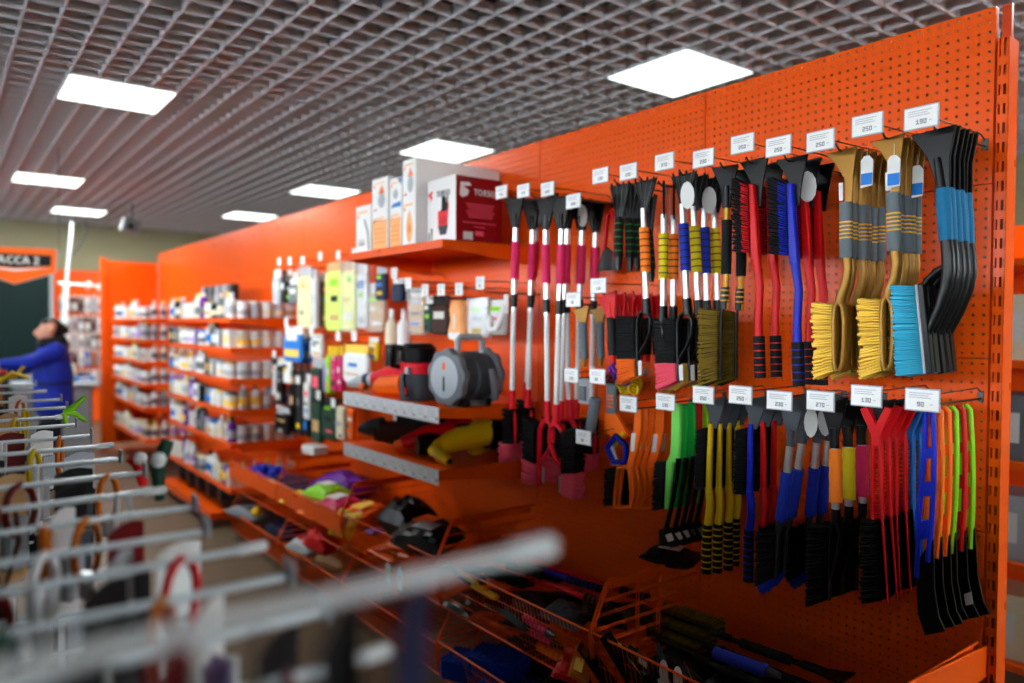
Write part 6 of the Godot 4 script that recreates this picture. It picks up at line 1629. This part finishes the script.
func shopper() -> void:
	var o := thing("person", "person in a blue jacket with dark tied-back hair reaching over the rack", "person", Vector3(0.87, 0, -8.5), 0.1)
	var s := Shape.new()
	net(s, [
		[Vector3(0.03, 1.2, 0), Vector3(0.01, 1.36, 0), 0.11, 0.055], [Vector3(0.02, 0.85, 0), Vector3(0.03, 1.2, 0), 0.12, 0.12],
		[Vector3(0.02, 0.86, 0.08), Vector3(0.0, 0.48, 0.09), 0.085, 0.06], [Vector3(0.0, 0.48, 0.09), Vector3(0.03, 0.09, 0.09), 0.056, 0.04], [Vector3(0.03, 0.06, 0.09), Vector3(-0.12, 0.035, 0.1), 0.042, 0.034],
		[Vector3(0.02, 0.86, -0.08), Vector3(0.01, 0.48, -0.09), 0.085, 0.06], [Vector3(0.01, 0.48, -0.09), Vector3(0.04, 0.09, -0.09), 0.056, 0.04], [Vector3(0.04, 0.06, -0.09), Vector3(-0.11, 0.035, -0.1), 0.042, 0.034],
		[Vector3(0.02, 1.26, 0.14), Vector3(-0.2, 1.15, 0.17), 0.05, 0.04], [Vector3(-0.2, 1.15, 0.17), Vector3(-0.43, 1.14, 0.12), 0.04, 0.028],
		[Vector3(0.02, 1.26, -0.14), Vector3(-0.14, 1.1, -0.17), 0.05, 0.04], [Vector3(-0.14, 1.1, -0.17), Vector3(-0.34, 1.09, -0.09), 0.04, 0.028],
	], 0.016, 0.03)
	net(s, [
		[Vector3(0.01, 1.33, 0), Vector3(0.0, 1.42, 0), 0.052, 0.055], [Vector3(-0.02, 1.44, 0), Vector3(0.01, 1.475, 0), 0.078, 0.088], [Vector3(-0.05, 1.39, 0), Vector3(-0.06, 1.42, 0), 0.045, 0.05],
		[Vector3(-0.1, 1.455, 0), Vector3(-0.122, 1.427, 0), 0.01, 0.015], [Vector3(0.0, 1.44, 0.082), Vector3(0.004, 1.465, 0.086), 0.014, 0.018], [Vector3(0.0, 1.44, -0.082), Vector3(0.004, 1.465, -0.086), 0.014, 0.018],
		[Vector3(-0.09, 1.402, -0.015), Vector3(-0.09, 1.402, 0.015), 0.016, 0.016],
	], 0.008, 0.02)
	for hand in [[Vector3(-0.42, 1.14, 0.12), 1.0], [Vector3(-0.33, 1.09, -0.09), -1.0]]:
		var c: Vector3 = hand[0]
		var e: float = hand[1]
		var fingers := [[c, c + Vector3(-0.07, -0.008, 0), 0.026, 0.03]]
		for k in 4:
			var zz := (k - 1.5) * 0.018
			var ln: float = [0.062, 0.07, 0.066, 0.052][k]
			var a: Vector3 = c + Vector3(-0.08, -0.008, zz)
			var b := a + Vector3(-ln * 0.55, -0.006, 0)
			fingers.append([a, b, 0.0095, 0.009])
			fingers.append([b, b + Vector3(-ln * 0.36, -0.024, 0), 0.009, 0.0075])
		var th := c + Vector3(-0.03, -0.004, 0.022 * e)
		fingers.append([th, th + Vector3(-0.03, -0.012, 0.026 * e), 0.013, 0.011])
		fingers.append([th + Vector3(-0.03, -0.012, 0.026 * e), th + Vector3(-0.058, -0.024, 0.026 * e), 0.011, 0.008])
		net(s, fingers, 0.0045, 0.008)
	part("body", s.mesh(), M.skin, o)
	var j := Shape.new()
	net(j, [
		[Vector3(0.03, 0.76, 0.0), Vector3(0.03, 1.02, 0.0), 0.17, 0.165], [Vector3(0.03, 1.02, 0.0), Vector3(0.035, 1.24, 0.0), 0.165, 0.13], [Vector3(0.03, 0.74, 0.06), Vector3(0.03, 0.74, -0.06), 0.15, 0.15],
		[Vector3(0.03, 1.25, 0.1), Vector3(0.03, 1.25, -0.1), 0.09, 0.09], [Vector3(0.03, 1.25, 0.14), Vector3(-0.2, 1.15, 0.17), 0.078, 0.066], [Vector3(-0.2, 1.15, 0.17), Vector3(-0.39, 1.142, 0.128), 0.066, 0.05],
		[Vector3(0.03, 1.25, -0.14), Vector3(-0.14, 1.1, -0.17), 0.078, 0.066], [Vector3(-0.14, 1.1, -0.17), Vector3(-0.3, 1.092, -0.1), 0.066, 0.05],
	], 0.016, 0.04)
	part("jacket", j.mesh(), M.jacket, o)
	var c := Shape.new()
	net(c, [[Vector3(0.11, 1.3, 0), Vector3(0.08, 1.36, 0.05), 0.06, 0.055], [Vector3(0.11, 1.3, 0), Vector3(0.08, 1.36, -0.05), 0.06, 0.055], [Vector3(-0.04, 1.33, 0.06), Vector3(0.08, 1.36, 0.07), 0.045, 0.05], [Vector3(-0.04, 1.33, -0.06), Vector3(0.08, 1.36, -0.07), 0.045, 0.05], [Vector3(-0.06, 1.335, -0.05), Vector3(-0.06, 1.335, 0.05), 0.042, 0.042]], 0.012, 0.03)
	part("collar", c.mesh(), M.soft_black, o)
	var hr := Shape.new()
	net(hr, [[Vector3(0.045, 1.475, 0), Vector3(0.02, 1.505, 0), 0.085, 0.072], [Vector3(0.055, 1.43, 0), Vector3(0.06, 1.46, 0), 0.055, 0.078], [Vector3(0.12, 1.46, 0), Vector3(0.135, 1.45, 0), 0.045, 0.04], [Vector3(-0.035, 1.53, -0.03), Vector3(-0.035, 1.53, 0.03), 0.028, 0.028]], 0.009, 0.025)
	part("hair", hr.mesh(), M.hair, o)
	var tr := Shape.new()
	net(tr, [[Vector3(0.02, 0.84, 0.07), Vector3(0.0, 0.48, 0.09), 0.105, 0.08], [Vector3(0.0, 0.48, 0.09), Vector3(0.03, 0.1, 0.09), 0.075, 0.06], [Vector3(0.02, 0.84, -0.07), Vector3(0.01, 0.48, -0.09), 0.105, 0.08], [Vector3(0.01, 0.48, -0.09), Vector3(0.04, 0.1, -0.09), 0.075, 0.06]], 0.018, 0.03)
	part("trousers", tr.mesh(), M.navy, o)
	for e in [-1, 1]:
		part("eye", Shape.new().lathe([Vector2(0, -0.008), Vector2(0.007, 0), Vector2(0, 0.008)], 8, Transform3D(Basis(), Vector3(-0.094, 1.456, 0.03 * e))).mesh(), M.hair, o)
		part("shoe", Shape.new().plate([Vector2(-0.17, 0), Vector2(0.09, 0), Vector2(0.09, 0.08), Vector2(0.0, 0.085), Vector2(-0.12, 0.06), Vector2(-0.17, 0.03)], -0.05, 0.05, 0.012, Transform3D(Basis(), Vector3(0.0, 0, 0.095 * e))).mesh(), M.black, o)
	part("mouth", box(Vector3(0.004, 0.006, 0.034), 0.0, Vector3(-0.107, 1.4, 0)), M.wine, o)
	part("belt", Shape.new().tube([Vector3(0.03, 0.93, -0.0), Vector3(0.03, 0.97, 0.0)], [0.172], 20).mesh(), M.soft_black, o)


func back_of_shop() -> void:
	shopper()
	# hanging checkout sign
	var z := -7.5
	var s := thing("checkout_sign", "orange arrow-shaped hanging sign with black panel and silver lettering", "sign", Vector3(0.5265, 2.0348, -7.5), 0.0)
	var p: Vector3 = s.position
	var o := [Vector3(0.2457, 2.1571, -7.5), Vector3(0.8272, 2.1624, -7.5), Vector3(0.8198, 1.9608, -7.5), Vector3(0.5249, 1.8515, -7.5), Vector3(0.2438, 1.9547, -7.5)]
	var poly := []
	for q in o:
		poly.append(Vector2(q.x - p.x, q.y - p.y))
	part("board", Shape.new().plate(poly, -0.02, 0.0, 0.002).mesh(), M.orange, s)
	var edge := []
	for q in poly:
		edge.append(q * 1.03)
	part("border", Shape.new().plate(edge, -0.018, -0.004, 0.0).mesh(), M.light_grey, s)
	part("panel", Shape.new().plate([Vector2(-0.26, -0.025), Vector2(0.0, -0.045), Vector2(0.255, -0.022), Vector2(0.262, 0.068), Vector2(-0.26, 0.068)], 0.0, 0.005).mesh(), M.black, s)
	part("swoosh", Shape.new().plate([Vector2(-0.26, -0.04), Vector2(0.0, -0.075), Vector2(0.26, -0.035), Vector2(0.0, -0.056)], 0.0, 0.004).mesh(), M.white, s)
	var t := part("lettering", text("КАССА 2", 0.088, 0.006), M.white, s)
	t.position = Vector3(0.0, 0.016, 0.008)
	for x in [-0.3, 0.32]:
		part("wire", Shape.new().tube([Vector3(x, 0.11, -0.01), Vector3(x, CEIL - p.y, -0.01)], [0.004], 5).mesh(), M.wire, s)
	# leaning pole with a crossbar and two small spots
	var l := thing("spot_pole", "thin metal pole with a white lower tube and a crossbar of small spots", "pole", Vector3(1.4699, 2.0666, -12.3), 0.0)
	var c := l.position
	part("upper_tube", Shape.new().tube([Vector3.ZERO, Vector3(1.5504, 2.9498, -12.3) - c], [0.022], 8).mesh(), M.chrome, l)
	part("lower_tube", Shape.new().tube([Vector3.ZERO, Vector3(1.4266, 1.2017, -12.3) - c, Vector3(1.3928, 0.7771, -12.3) - c, Vector3(1.3374, -0.092, -12.3) - c], [0.036, 0.04, 0.04], 10).mesh(), M.white, l)
	var cr := part("crossbar", Shape.new().tube([Vector3(1.3723, 2.0772, -12.3) - c, Vector3(1.9361, 2.0473, -12.3) - c], [0.016], 6).mesh(), M.chrome, l)
	for q in [Vector3(1.7441, 2.0551, -12.3), Vector3(1.8973, 2.0387, -12.3)]:
		part("spot", Shape.new().lathe([Vector2(0, -0.03), Vector2(0.05, -0.02), Vector2(0.06, 0.015), Vector2(0, 0.05)], 10, Transform3D(Basis(Vector3(0, 0, 1), 1.3), q - c)).mesh(), M.white, cr)
	part("cable", Shape.new().tube([Vector3(1.5345, 2.4666, -12.3) - c, Vector3(1.6222, 2.5858, -12.3) - c, Vector3(1.7112, 2.7634, -12.3) - c, Vector3(1.7254, 2.9792, -12.3) - c], [0.01], 5).mesh(), M.graphite, l)
	# camera under the ceiling
	var k := thing("ceiling_camera", "grey box camera on a stem under the ceiling near the back wall", "camera", Vector3(1.98, CEIL, -10.5), 0.0)
	part("stem", Shape.new().tube([Vector3(0, 0, 0), Vector3(0, -0.2, 0)], [0.014], 8).mesh(), M.mid_grey, k)
	part("housing", Shape.new().box(Vector3(-0.02, -0.28, 0.02), Vector3(0.2, 0.16, 0.16), 0.015, Basis(Vector3(0, 0, 1), -0.25)).mesh(), M.mid_grey, k)
	part("lens", Shape.new().lathe([Vector2(0, 0), Vector2(0.05, 0), Vector2(0.045, 0.03), Vector2(0, 0.02)], 12, Transform3D(Basis(Vector3(0, 0, 1), 0.5) * Basis(Vector3(1, 0, 0), 1.6), Vector3(-0.03, -0.29, 0.1))).mesh(), M.black, k)
	# green door and the orange wall of blister packs along the back wall
	var d := structure("door_1", box(Vector3(1.15, 2.28, 0.06), 0.004), M.teal_door)
	d.position = Vector3(0.77, 1.14, Z0 + 0.05)
	var fr := Shape.new()
	for x in [-0.6, 0.6]:
		fr.box(Vector3(x, 0.0, 0.01), Vector3(0.05, 2.33, 0.09), 0.004)
	fr.box(Vector3(0, 1.165, 0.01), Vector3(1.25, 0.05, 0.09), 0.004)
	part("door_frame", fr.mesh(), M.light_grey, d)
	part("door_handle", Shape.new().tube([Vector3(-0.45, -0.1, 0.03), Vector3(-0.45, -0.1, 0.08), Vector3(-0.35, -0.1, 0.08)], [0.011], 8).mesh(), M.chrome, d)
	for b in 3:
		var w := thing("display_wall_section", "orange back-wall section %s" % ["hung with blister packs beside the green door", "hidden behind the corner bottle bay", "in the corner behind the long display wall"][b], "display wall", Vector3(1.88 + 0.94 * b, 0, Z0 + 0.05))
		for r in 5:
			part("panel", box(Vector3(0.93, 0.46, 0.02), 0.001), M.paint, w).position = Vector3(0, 2.32 - 0.464 * (r + 0.5), 0)
		part("upright", box(Vector3(0.04, 2.32, 0.05), 0.002, Vector3(-0.47, 1.16, 0)), M.paint, w)
	var body := ["light_grey", "white", "mid_grey", "light_grey", "soft_black", "white", "mid_grey"]
	for r in 5:
		for i in 7:
			var y: float = [1.9, 1.6, 1.34, 1.08, 0.78][r]
			var a := Vector3(1.49 + 0.085 * i, y, Z0 + 0.14)
			var tall := 0.23
			var q := thing("blister_pack", "blister pack on the back wall, %s row from the top, %s from the door" % [NTH[r], NTH[i]], "packet", a, 0.0, "blister packs on the back wall")
			var m: String = body[(r * 3 + i * 2) % 7]
			if r == 3 and i in [4, 5]:
				m = ["sky_blue", "amber"][i - 4]
			part("card", Shape.new().plate([Vector2(-0.034, -tall), Vector2(0.034, -tall), Vector2(0.034, -0.004), Vector2(-0.034, -0.004)], -0.004, 0.004, 0.001).mesh(), M[m], q)
			part("blister", box(Vector3(0.045, tall * 0.5, 0.022), 0.006, Vector3(0, -tall * 0.6, 0.014)), M[body[(r + i * 3 + 2) % 7]], q)
			part("price_tab", box(Vector3(0.05, 0.032, 0.003), 0.0, Vector3(0, 0.012, 0.05)), M.paper, q)
			part("hook_wire", Shape.new().tube([Vector3(0, 0.0, -0.09), Vector3(0, 0.0, 0.05)], [0.003], 5).mesh(), M.wire, q)
	# checkout counter
	var n := thing("counter", "grey rounded checkout counter behind the person in blue", "counter", Vector3(1.05, 0, -9.9), 0.0)
	part("body", Shape.new().box(Vector3(0, 0.4, 0), Vector3(0.7, 0.8, 0.6), 0.04).mesh(), M.counter, n)
	part("counter_top", Shape.new().box(Vector3(0, 0.83, 0), Vector3(0.8, 0.06, 0.7), 0.025).mesh(), M.light_grey, n)
	for q in [[0.1, "ivory", "cream", 0.2], [-0.15, "light_grey", "silver", 0.22], [0.28, "sky_blue", "blue", 0.05]]:
		var e := thing("packed_box", "%s box standing on the grey counter" % q[2], "box", Vector3(1.05 + q[0], 0.8605, -9.85), 0.2, "boxes on the counter")
		part("box_body", box(Vector3(0.2, q[3], 0.14), 0.003, Vector3(0, q[3] / 2, 0)), M[q[1]], e)
		part("printed_label", box(Vector3(0.12, q[3] * 0.5, 0.001), 0.0, Vector3(0, q[3] * 0.5, 0.0707)), M.paper, e)
	# what stands past the near end of the wall: another bay of shelves
	var u := thing("shelf_rack", "orange shelf rack glimpsed past the near end of the display wall", "rack", Vector3(3.6, 0, -0.9), 0.0)
	part("back_panel", box(Vector3(0.03, 2.0, 1.0), 0.0, Vector3(0.25, 1.0, 0)), M.paint, u)
	for h in [0.2, 0.6, 1.0, 1.4, 1.8]:
		part("shelf_board", box(Vector3(0.5, 0.03, 1.0), 0.002, Vector3(0, h, 0)), M.paint, u)
	for h in 4:
		for i in 3:
			var e := thing("packed_box", "%s grey box on the %s shelf of the rack past the wall" % [NTH[i], NTH[h]], "box", Vector3(3.5, 0.2155 + 0.4 * h, -0.65 - 0.27 * i), 0.1, "boxes on the rack past the wall")
			part("box_body", box(Vector3(0.22, 0.26, 0.2), 0.004, Vector3(0, 0.13, 0)), [M.light_grey, M.mid_grey, M.ivory][(h + i) % 3], e)
			part("printed_label", box(Vector3(0.001, 0.12, 0.12), 0.0, Vector3(-0.1107, 0.13, 0)), M.paper, e)


# ring, strap or card hanging from a chrome hook of the front rack
func hung(kind: String, label: String, at: Vector3, m: String, size := 1.0) -> void:
	var o := thing(kind, label, {"ring_strap": "strap", "blister_pack": "packet", "key_ring": "ring"}[kind], at, rng.randf_range(-1.1, -0.3), "accessories on the front rack")
	if kind == "key_ring":
		var pts := []
		for k in 14:
			var a := TAU * k / 14.0
			pts.append(Vector3(sin(a) * 0.003, -0.03 * size + cos(a) * 0.036 * size, sin(a) * 0.024 * size))
		part("ring", Shape.new().tube(pts, [0.0045 * size], 7, 1.0, true).mesh(), M[m], o)
		part("clasp", Shape.new().box(Vector3(0, -0.07 * size, 0), Vector3(0.012, 0.03, 0.014) * size, 0.003).mesh(), M.alu, o)
	elif kind == "ring_strap":
		part("strap", Shape.new().tube([Vector3(0, 0.006, -0.012), Vector3(0, 0.008, 0.012), Vector3(0.004, -0.05, 0.022), Vector3(0.0, -0.11 * size, 0.01), Vector3(-0.004, -0.05, -0.02)], [0.006], 6, 0.35, true).mesh(), M[m], o)
		part("tab", Shape.new().box(Vector3(0, -0.12 * size, 0.01), Vector3(0.006, 0.035, 0.022), 0.002).mesh(), M.soft_black, o)
	else:
		var h := 0.15 * size
		part("card", Shape.new().plate([Vector2(-0.04, -h), Vector2(0.04, -h), Vector2(0.04, 0.008), Vector2(0.01, 0.016), Vector2(-0.01, 0.016), Vector2(-0.04, 0.008)], -0.001, 0.001, 0.0, Transform3D(Basis(Vector3(0, 1, 0), PI / 2), Vector3.ZERO)).mesh(), M[m], o)
		part("blister", box(Vector3(0.022, h * 0.5, 0.055), 0.006, Vector3(0.0125, -h * 0.6, 0)), M[{"soft_black": "graphite", "light_grey": "soft_black", "white": "light_grey", "wine": "soft_black", "mid_grey": "soft_black"}.get(m, "light_grey")], o)
		part("printed_label", box(Vector3(0.001, 0.025, 0.06), 0.0, Vector3(-0.0016, -0.03, 0)), M.paper, o)


func chrome_hook(label: String, y: float, z: float, x_end: float, r := 0.0048, tip := true, m := "chrome") -> void:
	var o := thing("chrome_hook", label, "hook", Vector3(0, y, z), 0.0, "chrome hooks of the front rack")
	var path := [Vector3(-0.055, 0, 0), Vector3(x_end - 0.025, 0, 0), Vector3(x_end, 0.0, 0)]
	part("prong", Shape.new().tube(path, [r], 8).mesh(), M[m], o)
	if tip:
		part("price_flap", Shape.new().box(Vector3(x_end + 0.004, 0.006, 0), Vector3(0.004, 0.026, 0.03), 0.001).mesh(), M.light_grey, o)
	else:
		part("end_cap", Shape.new().tube([Vector3(x_end - 0.02, 0, 0), Vector3(x_end + 0.012, 0.001, 0), Vector3(x_end + 0.016, 0.001, 0)], [r * 1.5, r * 1.5, r], 10).mesh(), M.white, o)
	part("base_plate", box(Vector3(0.004, 0.04, 0.02), 0.0, Vector3(-0.053, 0, 0)), M.chrome, o)


func front_rack() -> void:
	for k in 7:  # unseen; height and the bays behind the camera set to shade the lower wall
		var w := thing("rack_panel", "unseen grey metal panel of the front rack, %s from the camera end" % NTH[k], "display wall", Vector3(-0.07, 0, 1.762 - BAY * k), 0.0, "panels of the front rack")
		for r in 3:
			part("panel", box(Vector3(0.02, 0.46, BAY - 0.004), 0.001), M.mid_grey, w).position.y = 0.345 + 0.462 * r
		part("base_shelf", box(Vector3(0.42, 0.03, BAY - 0.004), 0.003, Vector3(0.2, 0.12, 0)), M.mid_grey, w)
		part("plinth", box(Vector3(0.38, 0.1, BAY - 0.004), 0.0, Vector3(0.2, 0.05, 0)), M.paint_dark, w)
	for k in 6:  # added out of view: blocks low window light, pale for a neutral bounce
		var w := thing("shelf_rack", "added unseen grey rack blocking low window light, %s from the camera" % NTH[k], "rack", Vector3(-2.6, 0, 0.4 - 1.9 * k), 0.0, "added racks that block low light")
		part("back_panel", box(Vector3(0.04, 1.62, 1.86), 0.002, Vector3(0, 0.81, 0)), M.light_grey, w)
		for h in [0.15, 0.55, 0.95, 1.35]:
			for e in [-0.22, 0.22]:
				part("shelf_board", box(Vector3(0.4, 0.03, 1.86), 0.002, Vector3(e, h, 0)), M.light_grey, w)
	var zs := [-0.47, -0.585, -0.7, -0.826, -0.956, -1.072, -1.226, -1.377, -1.557, -1.74, -1.942, -2.134, -2.383, -2.601, -2.88, -3.184, -3.58, -3.985]
	var ends := [0.27, 0.3, 0.3, 0.312, 0.321, 0.288, 0.314, 0.296, 0.309, 0.3, 0.309, 0.304, 0.303, 0.3, 0.34, 0.358, 0.34, 0.352]
	var rings := ["amber", "wine", "yellow", "bottle_green", "wine", "amber", "white", "red", "amber", "wine", "light_grey", "amber", "yellow", "white", "amber", "yellow", "amber", "wine"]
	var cards := ["soft_black", "light_grey", "white", "soft_black", "wine", "white", "mid_grey", "soft_black", "tan", "white", "soft_black"]
	for i in zs.size():
		chrome_hook("%s chrome hook of the front rack's top row, counted from the camera" % NTH[i], 1.26, zs[i], ends[i], 0.0048, i % 3 != 1)
		for j in 4:
			var x := 0.035 + 0.068 * j + 0.02 * sin(i * 2.3 + j)
			var at := Vector3(x, 1.2548, zs[i])
			var pick := (i * 5 + j * 3) % 7
			var which := "%s on the %s chrome hook" % [NTH[j], NTH[i]]
			if pick < 2 or (i == 4 and j == 0):
				hung("key_ring", "%s loop ring, %s of the front rack" % [rings[(i + j) % 18].replace("_", " "), which], at, rings[(i + j) % 18], 1.25)
			elif pick == 2 or (i in [6, 7, 8] and j == 1):
				hung("ring_strap", "%s strap, %s of the front rack" % [rings[(i + j * 2) % 18].replace("_", " "), which], at, rings[(i + j * 2) % 18], 1.2)
			else:
				hung("blister_pack", "%s card pack, %s of the front rack" % [cards[(i * 2 + j) % 11].replace("_", " "), which], at - Vector3(0, 0.02, 0), cards[(i * 2 + j) % 11], 1.0 + 0.3 * ((i + j) % 3))
		if i < 14:
			for j in 2:
				hung("blister_pack", "%s lower card pack, %s behind the %s hook of the front rack" % [cards[(i + j * 4) % 11].replace("_", " "), NTH[j], NTH[i]], Vector3(0.09 + 0.13 * j, 0.985, zs[i] - 0.05), cards[(i + j * 4) % 11], 1.2)
			chrome_hook("%s chrome hook of the front rack's second row" % NTH[i], 1.0, zs[i] - 0.05, 0.29, 0.004)
	# the foremost, higher hook with dark packs; its bright reflection is painted white
	chrome_hook("foremost chrome hook, bright reflection painted in as white, rounded tip, higher than the rest", 1.4, -0.38, 0.312, 0.0052, false, "white")
	for j in 5:
		hung("blister_pack", "%s dark pack hanging from the foremost high chrome hook" % NTH[j], Vector3(0.04 + 0.045 * j, 1.375, -0.38), ["soft_black", "wine", "soft_black", "soft_black", "navy"][j], 1.9)
	var lp := thing("blister_pack", "small lilac pack at the bottom of the picture on the front rack", "packet", Vector3(0.2222, 1.2, -0.7627), 0.3)
	part("card", box(Vector3(0.002, 0.03, 0.034), 0.0), M.lilac, lp)
	part("blister", box(Vector3(0.014, 0.02, 0.024), 0.004, Vector3(-0.008, 0, 0)), M.lilac, lp)
	# bendy lime green clip, bead ornaments, yellow strands
	var g := thing("bendy_clip", "lime green bendy clip with two arms at the end of a chrome hook", "clip", Vector3(0.3026, 1.272, -2.6), 0.0)
	var c := g.position
	part("arm", Shape.new().tube([Vector3.ZERO, Vector3(0.3236, 1.2857, -2.6) - c, Vector3(0.3583, 1.3171, -2.6) - c], [0.009, 0.01, 0.006], 8).mesh(), M.lime, g)
	part("arm", Shape.new().tube([Vector3.ZERO, Vector3(0.3314, 1.267, -2.6) - c, Vector3(0.3604, 1.242, -2.6) - c], [0.009, 0.009, 0.005], 8).mesh(), M.lime, g)
	part("clip_foot", Shape.new().tube([Vector3.ZERO, Vector3(0.3075, 1.2264, -2.6) - c], [0.009, 0.006], 8).mesh(), M.lime, g)
	for q in [["red", Vector3(0.2962, 1.2857, -1.6), Vector3(0.3121, 1.2704, -1.6), Vector3(0.319, 1.2282, -1.6), "red beaded ornament with a white bead on the front rack"], ["bottle_green", Vector3(0.3195, 1.3423, -1.4), Vector3(0.3015, 1.2987, -1.4), Vector3(0.306, 1.2388, -1.4), "green beaded ornament with a white bead on the front rack"]]:
		var o := thing("bead_ornament", q[4], "ornament", q[2], 0.0, "bead ornaments")
		part("cord", Shape.new().tube([q[1] - q[2], Vector3.ZERO, q[3] - q[2]], [0.011, 0.013, 0.008], 8).mesh(), M[q[0]], o)
		part("bead", Shape.new().lathe([Vector2(0, -0.014), Vector2(0.01, -0.01), Vector2(0.014, 0), Vector2(0.01, 0.01), Vector2(0, 0.014)], 12, Transform3D(Basis(), Vector3(0.0, 0.012, 0.01))).mesh(), M.white, o)
	for q in [["yellow", Vector3(0.2103, 1.2451, -4.2), Vector3(0.2802, 1.3028, -4.2), Vector3(0.347, 1.2767, -4.2), "yellow strand bent over the far chrome hooks, upper one"], ["yellow", Vector3(0.2234, 1.266, -4.3), Vector3(0.3027, 1.2819, -4.3), Vector3(0.3354, 1.329, -4.3), "yellow strand bent over the far chrome hooks, lower one"], ["red", Vector3(0.2208, 1.2791, -4.4), Vector3(0.2611, 1.2971, -4.4), Vector3(0.2811, 1.267, -4.4), "red strand beside the yellow ones on the far chrome hooks"]]:
		var o := thing("cord_strand", q[4], "cord", q[2], 0.0, "strands on the far hooks")
		part("cord", Shape.new().tube([q[1] - q[2], Vector3.ZERO, q[3] - q[2]], [0.009], 6).mesh(), M[q[0]], o)
		part("knot", Shape.new().lathe([Vector2(0, -0.012), Vector2(0.013, 0), Vector2(0, 0.012)], 8).mesh(), M[q[0]], o)
